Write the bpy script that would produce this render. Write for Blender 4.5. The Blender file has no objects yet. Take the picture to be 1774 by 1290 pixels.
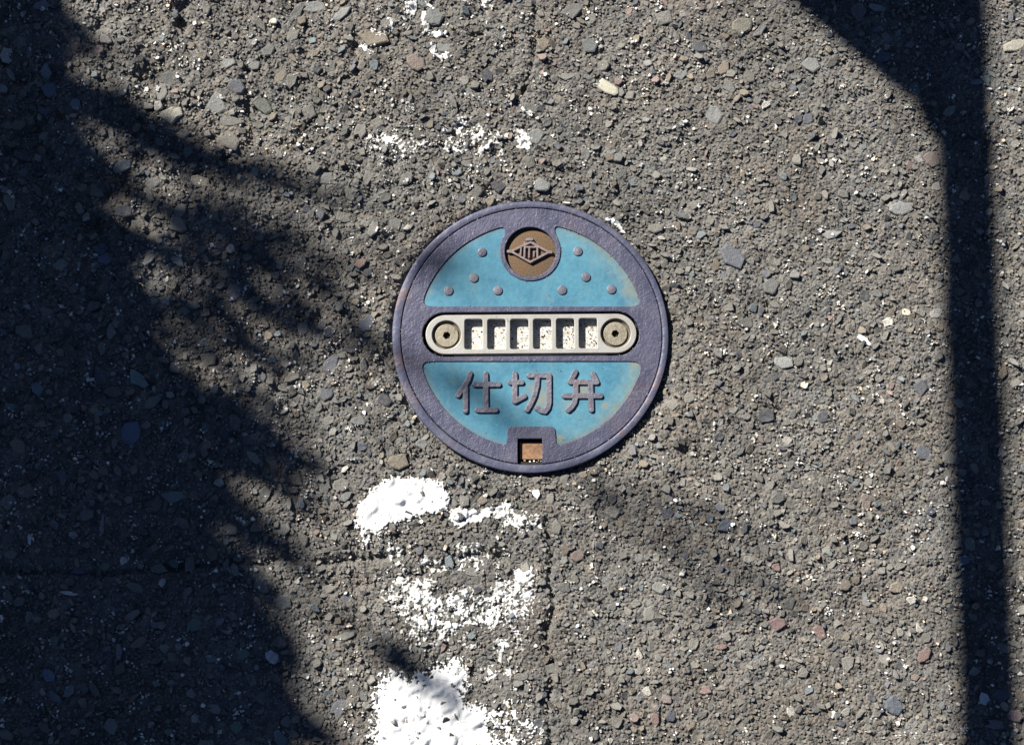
import bpy, math, random
import numpy as np
from mathutils import Vector, Matrix

sc = bpy.context.scene
rnd = random.Random(11)
R = np.random.default_rng(7)

# ------------------------------------------------------------------ camera
# one unit of the measuring grid ("u") is half a millimetre on the road; the camera
# looks down at the valve cover, leaning a few degrees
TILT = math.radians(10.0)
DIST = 1.5
HALFW = 0.4435
cam_d = bpy.data.cameras.new('camera')
cam = bpy.data.objects.new('camera', cam_d)
sc.collection.objects.link(cam)
cam.location = (0, -DIST * math.sin(TILT), DIST * math.cos(TILT))
cam.rotation_euler = (TILT, 0, 0)
cam_d.sensor_width = 36
cam_d.lens = 18 * DIST / HALFW
cam_d.clip_start = 0.05
cam_d.clip_end = 2000
sc.camera = cam

# ------------------------------------------------------------------ light
SUN_EL = math.radians(40)
SHX, SHY = 0.735, -0.678            # horizontal direction in which shadows fall
world = bpy.data.worlds.new('World')
sc.world = world
world.use_nodes = True
wn = world.node_tree.nodes
wl = world.node_tree.links
sky = wn.new('ShaderNodeTexSky')
sky.sky_type = 'NISHITA'
sky.sun_disc = False
sky.sun_elevation = SUN_EL
sky.air_density = 0.35
sky.dust_density = 0.0
sky.ozone_density = 3.0
sky.sun_rotation = math.atan2(-SHX, -SHY)
wl.new(sky.outputs['Color'], wn['Background'].inputs['Color'])
wn['Background'].inputs['Strength'].default_value = 0.05
sun_d = bpy.data.lights.new('sun', 'SUN')
sun_d.energy = 5.0
sun_d.angle = math.radians(0.6)
sun_d.color = (1.0, 0.955, 0.88)
sun = bpy.data.objects.new('sun', sun_d)
sc.collection.objects.link(sun)
ce, se = math.cos(SUN_EL), math.sin(SUN_EL)
to_sun = Vector((-SHX * ce, -SHY * ce, se)).normalized()
sun.rotation_euler = to_sun.to_track_quat('Z', 'Y').to_euler()
sun.location = (-4, 4, 6)
sc.view_settings.view_transform = 'Standard'
sc.view_settings.look = 'None'
sc.view_settings.gamma = 1
sc.view_settings.use_curve_mapping = False
sc.view_settings.exposure = 1.0

ct, st = math.cos(TILT), math.sin(TILT)
CAMP = np.array([0, -DIST * st, DIST * ct])


def P(px, py, z=0.0):
    """point of the photograph -> place on the level z (survey of the photograph)"""
    px = np.asarray(px, float); py = np.asarray(py, float)
    a = (px - 887) / 887 * HALFW / DIST
    b = -(py - 645) / 887 * HALFW / DIST
    dx, dy, dz = a, b * ct + st, b * st - ct
    t = (z - CAMP[2]) / dz
    return CAMP[0] + t * dx, CAMP[1] + t * dy


def Q(x, y, z=0.0):
    """place on the road -> survey coordinates"""
    vx, vy, vz = x - CAMP[0], y - CAMP[1], z - CAMP[2]
    d = vy * st - vz * ct
    a = vx / d
    b = (vy * ct + vz * st) / d
    return 887 + a * DIST / HALFW * 887, 645 - b * DIST / HALFW * 887


# ------------------------------------------------------------------ helpers
def link(o, parent=None):
    sc.collection.objects.link(o)
    if parent is not None:
        o.parent = parent
    return o


def tag(o, label=None, cat=None, group=None, kind=None):
    if label: o['label'] = label
    if cat: o['category'] = cat
    if group: o['group'] = group
    if kind: o['kind'] = kind
    return o


def empty(name, loc, label, cat, group=None):
    o = bpy.data.objects.new(name, None)
    o.empty_display_size = 0.05
    o.location = loc
    link(o)
    return tag(o, label, cat, group)


def mesh_np(name, V, F, mat, parent=None, col=None, smooth=False):
    """V (n,3), F (m,k) uniform polygons"""
    V = np.asarray(V, np.float32); F = np.asarray(F, np.int32)
    me = bpy.data.meshes.new(name)
    me.vertices.add(len(V)); me.vertices.foreach_set('co', V.ravel())
    m, k = F.shape
    me.loops.add(m * k); me.loops.foreach_set('vertex_index', F.ravel())
    me.polygons.add(m)
    me.polygons.foreach_set('loop_start', np.arange(m, dtype=np.int32) * k)
    if smooth:
        me.polygons.foreach_set('use_smooth', np.ones(m, bool))
    else:
        me.polygons.foreach_set('use_smooth', np.zeros(m, bool))
    if col is not None:
        at = me.color_attributes.new('Col', 'FLOAT_COLOR', 'POINT')
        c = np.ones((len(V), 4), np.float32); c[:, :3] = col
        at.data.foreach_set('color', c.ravel())
    me.update(calc_edges=True)
    me.validate()
    me.materials.append(mat)
    return link(bpy.data.objects.new(name, me), parent)


# value noise
_T = R.random((256, 256)).astype(np.float32)
def vnoise(x, y):
    xi = np.floor(x).astype(int); yi = np.floor(y).astype(int)
    fx = x - xi; fy = y - yi
    fx = fx * fx * (3 - 2 * fx); fy = fy * fy * (3 - 2 * fy)
    a = _T[xi & 255, yi & 255]; b = _T[(xi + 1) & 255, yi & 255]
    c = _T[xi & 255, (yi + 1) & 255]; d = _T[(xi + 1) & 255, (yi + 1) & 255]
    return (a * (1 - fx) + b * fx) * (1 - fy) + (c * (1 - fx) + d * fx) * fy


def fbm(x, y, s, octv=3, off=0.0):
    v = 0; amp = 1; tot = 0
    for i in range(octv):
        v = v + amp * vnoise((x * 0.8 + y * 0.6) / s + off + 17.3 * i, (y * 0.8 - x * 0.6) / s - off * 1.7 + 5.1 * i)
        tot += amp; amp *= 0.5; s *= 0.5
    return v / tot          # 0..1, mean .5


def seg_d(px, py, pts):
    """distance from points to a polyline"""
    d = np.full(np.shape(px), 1e9)
    for (x0, y0), (x1, y1) in zip(pts[:-1], pts[1:]):
        ex, ey = x1 - x0, y1 - y0
        t = np.clip(((px - x0) * ex + (py - y0) * ey) / (ex * ex + ey * ey + 1e-9), 0, 1)
        d = np.minimum(d, np.hypot(px - x0 - t * ex, py - y0 - t * ey))
    return d


def poly_sd(px, py, pts):
    """signed distance to a polygon, negative inside"""
    inside = np.zeros(np.shape(px), bool)
    n = len(pts)
    for i in range(n):
        x0, y0 = pts[i]; x1, y1 = pts[(i + 1) % n]
        if y0 == y1: continue
        c = ((y0 > py) != (y1 > py)) & (px < (x1 - x0) * (py - y0) / (y1 - y0) + x0)
        inside ^= c
    d = seg_d(px, py, list(pts) + [pts[0]])
    return np.where(inside, -d, d)


# ------------------------------------------------------------------ materials
class M:
    def __init__(s, name):
        s.m = bpy.data.materials.new(name); s.m.use_nodes = True
        s.n = s.m.node_tree.nodes; s.l = s.m.node_tree.links
        s.b = s.n['Principled BSDF']
        s.co = s.n.new('ShaderNodeTexCoord').outputs['Object']
        s.geo = s.n.new('ShaderNodeNewGeometry').outputs['Position']

    def noise(s, scale, det=4, rough=0.6, co=None, dist=0.0):
        t = s.n.new('ShaderNodeTexNoise'); s.l.new(co or s.geo, t.inputs['Vector'])
        t.inputs['Scale'].default_value = scale; t.inputs['Detail'].default_value = det
        t.inputs['Roughness'].default_value = rough; t.inputs['Distortion'].default_value = dist
        return t.outputs['Fac']

    def voro(s, scale, feat='F1', out='Distance'):
        t = s.n.new('ShaderNodeTexVoronoi'); s.l.new(s.geo, t.inputs['Vector'])
        t.feature = feat; t.inputs['Scale'].default_value = scale
        return t.outputs[out]

    def ramp(s, fac, stops):
        t = s.n.new('ShaderNodeValToRGB'); s.l.new(fac, t.inputs['Fac'])
        e = t.color_ramp.elements
        while len(e) < len(stops): e.new(0.5)
        for k, (p, c) in enumerate(stops):
            if not isinstance(c, (tuple, list)): c = (c, c, c)
            e[k].position = p; e[k].color = (*c[:3], 1)
        return t.outputs['Color']

    def mix(s, fac, a, b, mode='MIX'):
        t = s.n.new('ShaderNodeMix'); t.data_type = 'RGBA'; t.blend_type = mode
        for sock, v in ((t.inputs['Factor'], fac), (t.inputs['A'], a), (t.inputs['B'], b)):
            if hasattr(v, 'links'): s.l.new(v, sock)
            elif isinstance(v, (int, float)): sock.default_value = v if sock.type == 'VALUE' else (v, v, v, 1)
            else: sock.default_value = (*v, 1)
        return t.outputs['Result']

    def math(s, op, a, b=0.0):
        t = s.n.new('ShaderNodeMath'); t.operation = op
        for i, v in enumerate((a, b)):
            if hasattr(v, 'links'): s.l.new(v, t.inputs[i])
            else: t.inputs[i].default_value = v
        return t.outputs[0]

    def bump(s, h, dist, strength=1.0, prev=None):
        t = s.n.new('ShaderNodeBump'); s.l.new(h, t.inputs['Height'])
        t.inputs['Distance'].default_value = dist; t.inputs['Strength'].default_value = strength
        if prev: s.l.new(prev, t.inputs['Normal'])
        return t.outputs['Normal']

    def fin(s, col=None, rough=0.8, metal=0.0, normal=None, spec=0.3):
        for k, v in (('Base Color', col), ('Roughness', rough), ('Metallic', metal)):
            if v is None: continue
            if hasattr(v, 'links'): s.l.new(v, s.b.inputs[k])
            else: s.b.inputs[k].default_value = (*v, 1) if isinstance(v, tuple) else v
        s.b.inputs['Specular IOR Level'].default_value = spec
        if normal: s.l.new(normal, s.b.inputs['Normal'])
        return s.m


DUST = (0.192, 0.189, 0.178)
DUST2 = (0.205, 0.178, 0.150)


def attr(m, name='Col'):
    a = m.n.new('ShaderNodeVertexColor'); a.layer_name = name
    return a.outputs['Color']


def stone_material(name, per_object=False):
    m = M(name)
    if per_object:
        oi = m.n.new('ShaderNodeObjectInfo'); c = oi.outputs['Color']
    else:
        c = attr(m)
    g = m.noise(900, 5, 0.7)
    c = m.mix(m.ramp(m.noise(260, 4, 0.65), [(0.42, 0.0), (0.66, 0.4 if per_object else 0.65)]), c, m.mix(m.noise(22, 3), DUST, DUST2))
    c = m.mix(1.0, c, m.ramp(g, [(0.25, 0.55), (0.5, 1.0), (0.78, 1.5)]), 'MULTIPLY')
    c = m.mix(1.0, c, m.ramp(m.noise(11, 4, 0.6), [(0.3, 0.78), (0.7, 1.22)]), 'MULTIPLY')
    n = m.bump(g, 0.0008, 1.0)
    n = m.bump(m.noise(330, 4, 0.6, dist=0.6), 0.0012, 0.7, n)
    return m.fin(c, 0.85, 0, n, 0.25)


MAT_STONE = stone_material('crushed stone')
MAT_STONE_OBJ = stone_material('large crushed stone', True)

m = M('bitumen bound grit')
g1 = m.noise(700, 6, 0.7)
v = m.voro(330)
base = m.mix(m.ramp(m.noise(9, 3), [(0.35, 0.0), (0.7, 1.0)]), DUST, DUST2)
base = m.mix(m.ramp(m.voro(330, 'F1', 'Color'), [(0.2, 0.0), (0.9, 0.5)]), base, (0.075, 0.075, 0.078))
base = m.mix(1.0, base, m.ramp(g1, [(0.25, 0.45), (0.5, 0.95), (0.78, 1.4)]), 'MULTIPLY')
base = m.mix(1.0, base, m.ramp(m.noise(11, 4, 0.6), [(0.3, 0.72), (0.7, 1.15)]), 'MULTIPLY')
base = m.mix(m.ramp(m.voro(520), [(0.06, 0.8), (0.11, 0.0)]), base, (0.42, 0.40, 0.36))
n = m.bump(g1, 0.0010, 1.0)
n = m.bump(m.ramp(v, [(0.0, 1.0), (0.7, 0.0)]), 0.0018, 0.8, n)
MAT_BASE = m.fin(base, 0.92, 0, n, 0.2)

m = M('white road paint')
g = m.noise(420, 5, 0.7)
film = attr(m)
c = m.mix(m.ramp(m.noise(35, 4), [(0.4, 0.0), (0.75, 0.7)]), (0.76, 0.76, 0.755), (0.54, 0.57, 0.565))
c = m.mix(m.ramp(m.noise(700, 3, 0.6), [(0.70, 0.0), (0.76, 0.7)]), c, (0.30, 0.28, 0.25))
c = m.mix(1.0, c, film, 'MULTIPLY')
cr = m.voro(38, 'DISTANCE_TO_EDGE')
c = m.mix(m.ramp(cr, [(0.0, 0.55), (0.012, 0.0)]), c, (0.2, 0.2, 0.2))
MAT_PAINT = m.fin(c, 0.7, 0, m.bump(g, 0.0004, 0.6), 0.3)

m = M('pale grit'); c = attr(m)
MAT_GRIT = m.fin(m.mix(1.0, c, m.ramp(m.noise(900, 3), [(0.3, 0.7), (0.7, 1.1)]), 'MULTIPLY'), 0.6, 0, m.bump(m.noise(1200, 3), 0.0003, 0.6), 0.4)


def iron(name, tint=(0.064, 0.067, 0.112), rustamt=0.28, bumpd=0.0011):
    m = M(name)
    peb = m.noise(620, 3, 0.55, dist=0.3)
    big = m.noise(45, 4, 0.6)
    c = m.mix(m.ramp(big, [(0.35, 0.0), (0.7, 1.0)]), tint, (tint[0] * 1.45, tint[1] * 1.38, tint[2] * 1.22))
    c = m.mix(m.math('MULTIPLY', m.ramp(m.noise(26, 5, 0.7, dist=0.5), [(0.56, 0.0), (0.74, 1.0)]), rustamt), c, (0.22, 0.13, 0.085))
    c = m.mix(m.ramp(m.noise(380, 4, 0.7), [(0.62, 0.0), (0.72, 0.5)]), c, (0.30, 0.28, 0.26))
    c = m.mix(m.ramp(m.noise(800, 2), [(0.28, 0.4), (0.38, 0.0)]), c, (0.05, 0.045, 0.06))
    n = m.bump(peb, bumpd, 0.38)
    n = m.bump(m.noise(160, 3, 0.5), 0.0012, 0.6, n)
    return m.fin(c, m.ramp(big, [(0.3, 0.38), (0.7, 0.58)]), 0.25, n, 0.42)


MAT_IRON = iron('cast iron of the lid')
MAT_WORN = iron('worn raised iron', (0.108, 0.109, 0.145), 0.3, 0.0007)
MAT_RING = iron('cast iron of the frame', (0.070, 0.076, 0.124), 0.7, 0.0003)

m = M('blue enamel paint')
big = m.noise(28, 4, 0.6)
c = m.mix(m.ramp(big, [(0.35, 0.0), (0.68, 1.0)]), (0.030, 0.136, 0.210), (0.066, 0.215, 0.292))
mo = m.n.new('ShaderNodeMapping'); m.l.new(m.geo, mo.inputs['Vector']); mo.inputs['Scale'].default_value = (1, 1, 1)
# worn, dirty colour towards the right edge of the cover
sp = m.n.new('ShaderNodeSeparateXYZ'); m.l.new(m.co, sp.inputs[0])
rad = m.math('SQRT', m.math('ADD', m.math('POWER', sp.outputs[0], 2), m.math('POWER', sp.outputs[1], 2)))
edge = m.math('MULTIPLY', m.ramp(rad, [(0.083, 0.0), (0.1, 1.0)]), m.ramp(m.math('ADD', sp.outputs[0], m.math('MULTIPLY', m.noise(60, 4), 0.06)), [(0.04, 0.0), (0.1, 1.0)]))
dirt = m.math('MULTIPLY', edge, m.ramp(m.noise(130, 4, 0.6), [(0.3, 0.25), (0.65, 1.0)]))
c = m.mix(m.math('MULTIPLY', dirt, 0.75), c, (0.22, 0.22, 0.16))
c = m.mix(m.math('MULTIPLY', m.ramp(m.noise(48, 5, 0.65), [(0.55, 0.0), (0.72, 1.0)]), 0.45), c, (0.13, 0.20, 0.21))
c = m.mix(m.ramp(m.noise(520, 3, 0.6), [(0.68, 0.0), (0.74, 0.7)]), c, (0.05, 0.10, 0.12))
c = m.mix(m.ramp(m.noise(260, 6, 0.7), [(0.4, 0.0), (0.7, 0.22)]), c, (0.17, 0.36, 0.45))
def stain(cx, cy, r):
    t = m.n.new('ShaderNodeVectorMath'); t.operation = 'DISTANCE'; m.l.new(m.co, t.inputs[0]); t.inputs[1].default_value = (cx, cy, -0.0011)
    return m.ramp(m.math('ADD', m.math('DIVIDE', t.outputs['Value'], r * 1.6), m.math('MULTIPLY', m.noise(170, 4, 0.65), 0.9)), [(0.55, 1.0), (1.15, 0.0)])
for su, sv, r_, am in ((940, 690, .014, .8), (922, 672, .010, .6), (1010, 672, .010, .85), (985, 700, .010, .5), (1047, 700, .005, .8), (848, 672, .007, .3), (1098, 632, .008, .8), (968, 757, .006, .8), (745, 505, .005, .4), (1090, 505, .010, .5)):
    kx, ky = (su - 920.7) * 0.0005, -(sv - 579.3) / 0.975 * 0.0005
    c = m.mix(m.math('MULTIPLY', stain(kx, ky, r_), am), c, (0.20, 0.205, 0.165))
band = m.math('MULTIPLY', m.ramp(m.math('ADD', rad, m.math('MULTIPLY', m.noise(200, 4, 0.7), 0.010)), [(0.1005, 0.0), (0.1045, 1.0)]), 0.7)
c = m.mix(band, c, (0.13, 0.13, 0.10))
c = m.mix(m.math('MULTIPLY', m.ramp(m.noise(90, 6, 0.75, dist=0.8), [(0.54, 0.0), (0.68, 1.0)]), 0.4), c, (0.10, 0.15, 0.155))
MAT_BLUE = m.fin(c, 0.5, 0, m.bump(m.noise(380, 4, 0.6), 0.0005, 0.35), 0.4)

m = M('brushed stainless plate')
c = m.mix(m.ramp(m.noise(55, 4), [(0.4, 0.0), (0.75, 1.0)]), (0.40, 0.395, 0.375), (0.33, 0.31, 0.265))
c = m.mix(m.ramp(m.noise(420, 4, 0.7), [(0.6, 0.0), (0.75, 0.35)]), c, (0.25, 0.21, 0.16))
MAT_STEEL = m.fin(c, 0.5, 0.45, m.bump(m.noise(700, 4), 0.0003, 0.5), 0.5)

m = M('tarnished screw metal')
c = m.mix(m.ramp(m.noise(120, 4), [(0.35, 0.0), (0.7, 1.0)]), (0.30, 0.27, 0.205), (0.19, 0.165, 0.125))
MAT_SCREW = m.fin(c, 0.55, 0.35, m.bump(m.noise(520, 4), 0.0006, 0.6), 0.5)

m = M('shadow-toned recess')
MAT_SEAT = m.fin(m.ramp(m.noise(200, 4), [(0.35, (0.09, 0.075, 0.055)), (0.7, (0.20, 0.17, 0.13))]), 0.8, 0.1, None, 0.3)  # dark brown paints the shadow ring round the screw heads into the seat
m = M('white ceramic strip')
c = m.mix(m.ramp(m.noise(900, 3, 0.6), [(0.585, 0.0), (0.64, 1.0)]), (0.56, 0.55, 0.52), (0.10, 0.09, 0.07))
c = m.mix(m.ramp(m.noise(300, 5, 0.7), [(0.42, 0.0), (0.66, 0.8)]), c, (0.36, 0.32, 0.26))
MAT_CERAM = m.fin(c, 0.45, 0, None, 0.4)

m = M('rusty packed dirt')
c = m.mix(m.ramp(m.noise(90, 4), [(0.38, 0.0), (0.66, 1.0)]), (0.125, 0.095, 0.062), (0.165, 0.092, 0.05))
c = m.mix(1.0, c, m.ramp(m.noise(800, 4, 0.7), [(0.3, 0.65), (0.7, 1.2)]), 'MULTIPLY')
MAT_RUST = m.fin(c, 0.9, 0, m.bump(m.noise(600, 5), 0.0006, 0.8), 0.2)

m = M('orange rust')
MAT_ORUST = m.fin(m.ramp(m.noise(300, 5, 0.7), [(0.35, (0.20, 0.12, 0.07)), (0.7, (0.40, 0.235, 0.14))]), 0.9, 0, m.bump(m.noise(600, 5), 0.0006, 0.8), 0.2)
m = M('dusty brown casting')
c = m.mix(m.ramp(m.noise(140, 4), [(0.4, 0.0), (0.7, 1.0)]), (0.21, 0.17, 0.17), (0.14, 0.105, 0.10))
MAT_EMB = m.fin(c, 0.7, 0.1, m.bump(m.noise(700, 4), 0.0005, 0.8), 0.4)

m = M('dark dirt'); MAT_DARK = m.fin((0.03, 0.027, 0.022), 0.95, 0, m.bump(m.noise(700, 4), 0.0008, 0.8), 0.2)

m = M('galvanised steel')
MAT_GALV = m.fin(m.ramp(m.voro(60, 'F1', 'Color'), [(0.2, (0.42, 0.43, 0.44)), (0.9, (0.55, 0.56, 0.57))]), 0.45, 0.6, None, 0.5)
m = M('tree bark')
MAT_BARK = m.fin(m.ramp(m.noise(40, 6, 0.7), [(0.3, (0.05, 0.035, 0.022)), (0.7, (0.14, 0.10, 0.07))]), 0.95, 0, m.bump(m.noise(90, 6, 0.7), 0.01, 0.8), 0.2)
m = M('green leaf')
MAT_LEAF = m.fin(m.ramp(m.noise(6, 3), [(0.3, (0.03, 0.06, 0.015)), (0.7, (0.07, 0.10, 0.03))]), 0.55, 0, None, 0.4)

# ------------------------------------------------------------------ the road
LID_Z = 0.0036
LIDU, LIDV = 920.7, 579.3
lx, ly = P(LIDU, LIDV, LID_Z)
lx, ly = float(lx), float(ly)
depth_l = -(LID_Z - CAMP[2]) * ct + (ly - CAMP[1]) * st
S = 0.0005 * depth_l / DIST         # metres per measuring unit on the lid
RING_R = 239.5 * S
rx_, ry_ = float(P(918.6, 579.5, LID_Z)[0]), ly - 1.0 * S

CRACKS = [
    ([(-40, 992), (70, 990), (180, 993), (260, 985), (330, 982), (400, 972), (450, 976), (500, 968), (560, 975), (640, 968), (700, 960)], 6.5, 4.8),
    ([(955, 1300), (948, 1230), (958, 1170), (945, 1100), (962, 1050), (950, 1000), (958, 950), (945, 900)], 6, 4.5),
    ([(925, -20), (930, 60), (922, 110), (905, 160), (890, 185)], 6, 3.0),
    ([(615, 1180), (612, 1100), (622, 1040), (600, 990)], 4, 2.0),
    ([(612, 60), (618, 120), (625, 190), (640, 225)], 4, 2.0),
    ([(860, 925), (900, 945), (930, 985)], 10, 2.5),
    ([(1210, 930), (1300, 945), (1400, 925), (1440, 930), (1530, 950)], 3, 1.2),
    ([(690, 935), (750, 985), (840, 960), (900, 975)], 13, 4.2),
]
PITS = [(380, 68, 14), (310, 45, 12), (685, 322, 16), (680, 285, 10), (955, 170, 13), (905, 155, 12), (520, 320, 9), (1250, 630, 8),
        (250, 495, 10), (1145, 690, 9), (640, 655, 12), (340, 300, 8), (430, 170, 8), (1310, 660, 8), (845, 330, 12), (1010, 345, 10),
        (600, 240, 9), (485, 780, 8), (1520, 940, 7), (740, 985, 11), (870, 960, 13)]


_gpit = np.random.default_rng(77)
for _ in range(170):
    a_, b_ = _gpit.uniform(-20, 1800), _gpit.uniform(-20, 1310)
    if _gpit.random() < 0.25 + 0.75 * (a_ < 900) * (b_ < 1000): PITS.append((a_, b_, _gpit.uniform(4, 11)))


def ground(x, y):
    """height of the worn asphalt, metres"""
    u, w = Q(x, y)
    near = np.clip((0.555 - np.abs(x)) / 0.07, 0, 1) * np.clip((0.445 - np.abs(y - 0.005)) / 0.07, 0, 1)
    h = (fbm(x, y, 0.11, 3) - 0.5) * 0.0045 * near
    h = h + (fbm(x, y, 0.016, 3, 3.3) - 0.5) * 0.0030 * near
    rough = np.clip((1000 - u) / 700, 0, 1) * np.clip((1150 - w) / 700, 0.1, 1)
    h = h - np.clip(fbm(x, y, 0.021, 2, 9.1) - 0.60, 0, 1) * 0.016 * (0.3 + rough * 1.2) * near
    st_ = lambda q_, a_: np.clip((q_ - 0.46) / 0.07, 0, 1) * a_
    sc1 = 0.55 + 0.6 * rough
    h = h + near * sc1 * (st_(fbm(x, y, 0.0095, 2, 51.0), 0.0013) + st_(fbm(x, y, 0.017, 3, 23.0), 0.0016) + st_(fbm(x, y, 0.031, 3, 13.0), 0.0012) - 0.0016)
    for pts, wd, dp in CRACKS:
        wob = (fbm(x, y, 0.014, 2, 31.0) - 0.5) * 14
        d = np.abs(seg_d(u, w, pts) + wob * 0.5)
        h = h - 0.001 * dp * np.exp(-(d / wd) ** 2) * near
    for a, b, r in PITS:
        h = h - 0.0045 * np.exp(-((u - a) ** 2 + (w - b) ** 2) / r ** 2)
    # trench beside the frame ring, deepest on the lower right
    dr = np.hypot(x - rx_, y - ry_) - RING_R
    ang = np.arctan2(y - ry_, x - rx_)
    side = 0.5 + 0.5 * np.cos(ang + 0.75)
    h = h - (0.0012 + 0.0028 * side) * np.exp(-np.clip(dr, 0, 1) / 0.006)
    h = np.where(dr < 0.003, np.minimum(h, -0.003), h)
    h = np.where(dr < -0.004, -0.03, h)
    return h


inn_x = np.arange(-0.56, 0.5601, 0.0021)
inn_y = np.arange(-0.44, 0.4601, 0.0021)
out = np.array([0.02, 0.05, 0.1, 0.18, 0.3, 0.5, 0.9, 1.6, 3, 6, 12, 25, 50, 100, 200, 400])
gx = np.concatenate([(inn_x[0] - out)[::-1], inn_x, inn_x[-1] + out])
gy = np.concatenate([(inn_y[0] - out)[::-1], inn_y, inn_y[-1] + out])
X, Y = np.meshgrid(gx, gy, indexing='ij')
Z = ground(X, Y) - 0.0004
fine = (np.abs(X) < 0.57) & (np.abs(Y) < 0.47)
Z = Z + np.where(fine, (fbm(X, Y, 0.0042, 2, 2.2) - 0.5) * 0.0030, 0)
nx, ny = X.shape
idx = np.arange(nx * ny).reshape(nx, ny)
F = np.stack([idx[:-1, :-1], idx[1:, :-1], idx[1:, 1:], idx[:-1, 1:]], -1).reshape(-1, 4)
road = mesh_np('road_surface', np.stack([X, Y, Z], -1).reshape(-1, 3), F, MAT_BASE, smooth=True)
tag(road, 'worn grey asphalt road surface of crushed stone around the valve cover', None, None, 'structure')


def stone_arrays(cx, cy, cz, ax, ay, ang, tx, ty, n, detail, hgt, seedgen):
    """angular chips: irregular polygon, bevel, sloping top. Returns V (N*k,3), F"""
    N = len(cx)
    th = np.linspace(0, 2 * np.pi, n, endpoint=False)[None, :] + seedgen.uniform(-0.28, 0.28, (N, n))
    rr = seedgen.uniform(0.64, 1.14, (N, n))
    lxx = np.cos(th) * rr; lyy = np.sin(th) * rr
    ca, sa = np.cos(ang)[:, None], np.sin(ang)[:, None]

    def ring(sc_, z):
        X_ = lxx * sc_ * ax[:, None]; Y_ = lyy * sc_ * ay[:, None]
        wx = X_ * ca - Y_ * sa; wy = X_ * sa + Y_ * ca
        return np.stack([cx[:, None] + wx, cy[:, None] + wy, cz[:, None] + z + tx[:, None] * wx + ty[:, None] * wy], -1)
    mn = np.minimum(ax, ay)[:, None]
    rings = [ring(1.04, -hgt[:, None] - 0.0014)]
    if detail:
        rings.append(ring(1.0, -0.22 * hgt[:, None] * seedgen.uniform(0.4, 1.4, (N, n))))
        rings.append(ring(0.84, 0.05 * mn * seedgen.uniform(-1, 1, (N, n)) + 0.04 * mn))
    else:
        rings.append(ring(0.86, 0.07 * mn * seedgen.uniform(-1, 1, (N, n))))
    cen = np.stack([cx, cy, cz + 0.08 * mn[:, 0] * seedgen.uniform(-0.6, 1.2, N)], -1)[:, None, :]
    V = np.concatenate(rings + [cen], 1)
    k = len(rings)
    per = k * n + 1
    f = []
    for r in range(k - 1):
        for i in range(n):
            j = (i + 1) % n
            a, b, c, d = r * n + i, r * n + j, (r + 1) * n + j, (r + 1) * n + i
            f += [(a, b, c), (a, c, d)]
    for i in range(n):
        f.append(((k - 1) * n + i, (k - 1) * n + (i + 1) % n, k * n))
    f = np.array(f)
    Fx = (np.arange(N) * per)[:, None, None] + f[None]
    return V.reshape(-1, 3), Fx.reshape(-1, 3), per


def stone_colors(N, g, u, w):
    """own colour of each chip"""
    t = g.random(N)
    base = np.empty((N, 3))
    k = g.uniform(0.85, 1.6, N)[:, None]
    base[:] = np.array([0.145, 0.140, 0.125])
    base[t < 0.30] = (0.112, 0.114, 0.108)
    base[t < 0.12] = (0.088, 0.094, 0.108)
    base[t < 0.035] = (0.060, 0.065, 0.080)
    base[(t > 0.80)] = (0.158, 0.135, 0.105)
    base[(t > 0.93)] = (0.20, 0.195, 0.18)
    base[(t > 0.975)] = (0.20, 0.145, 0.13)
    base[(t > 0.988)] = (0.40, 0.38, 0.34)
    base[(t < 0.15) & (t > 0.10)] = (0.115, 0.14, 0.15)
    return base * k


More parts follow.
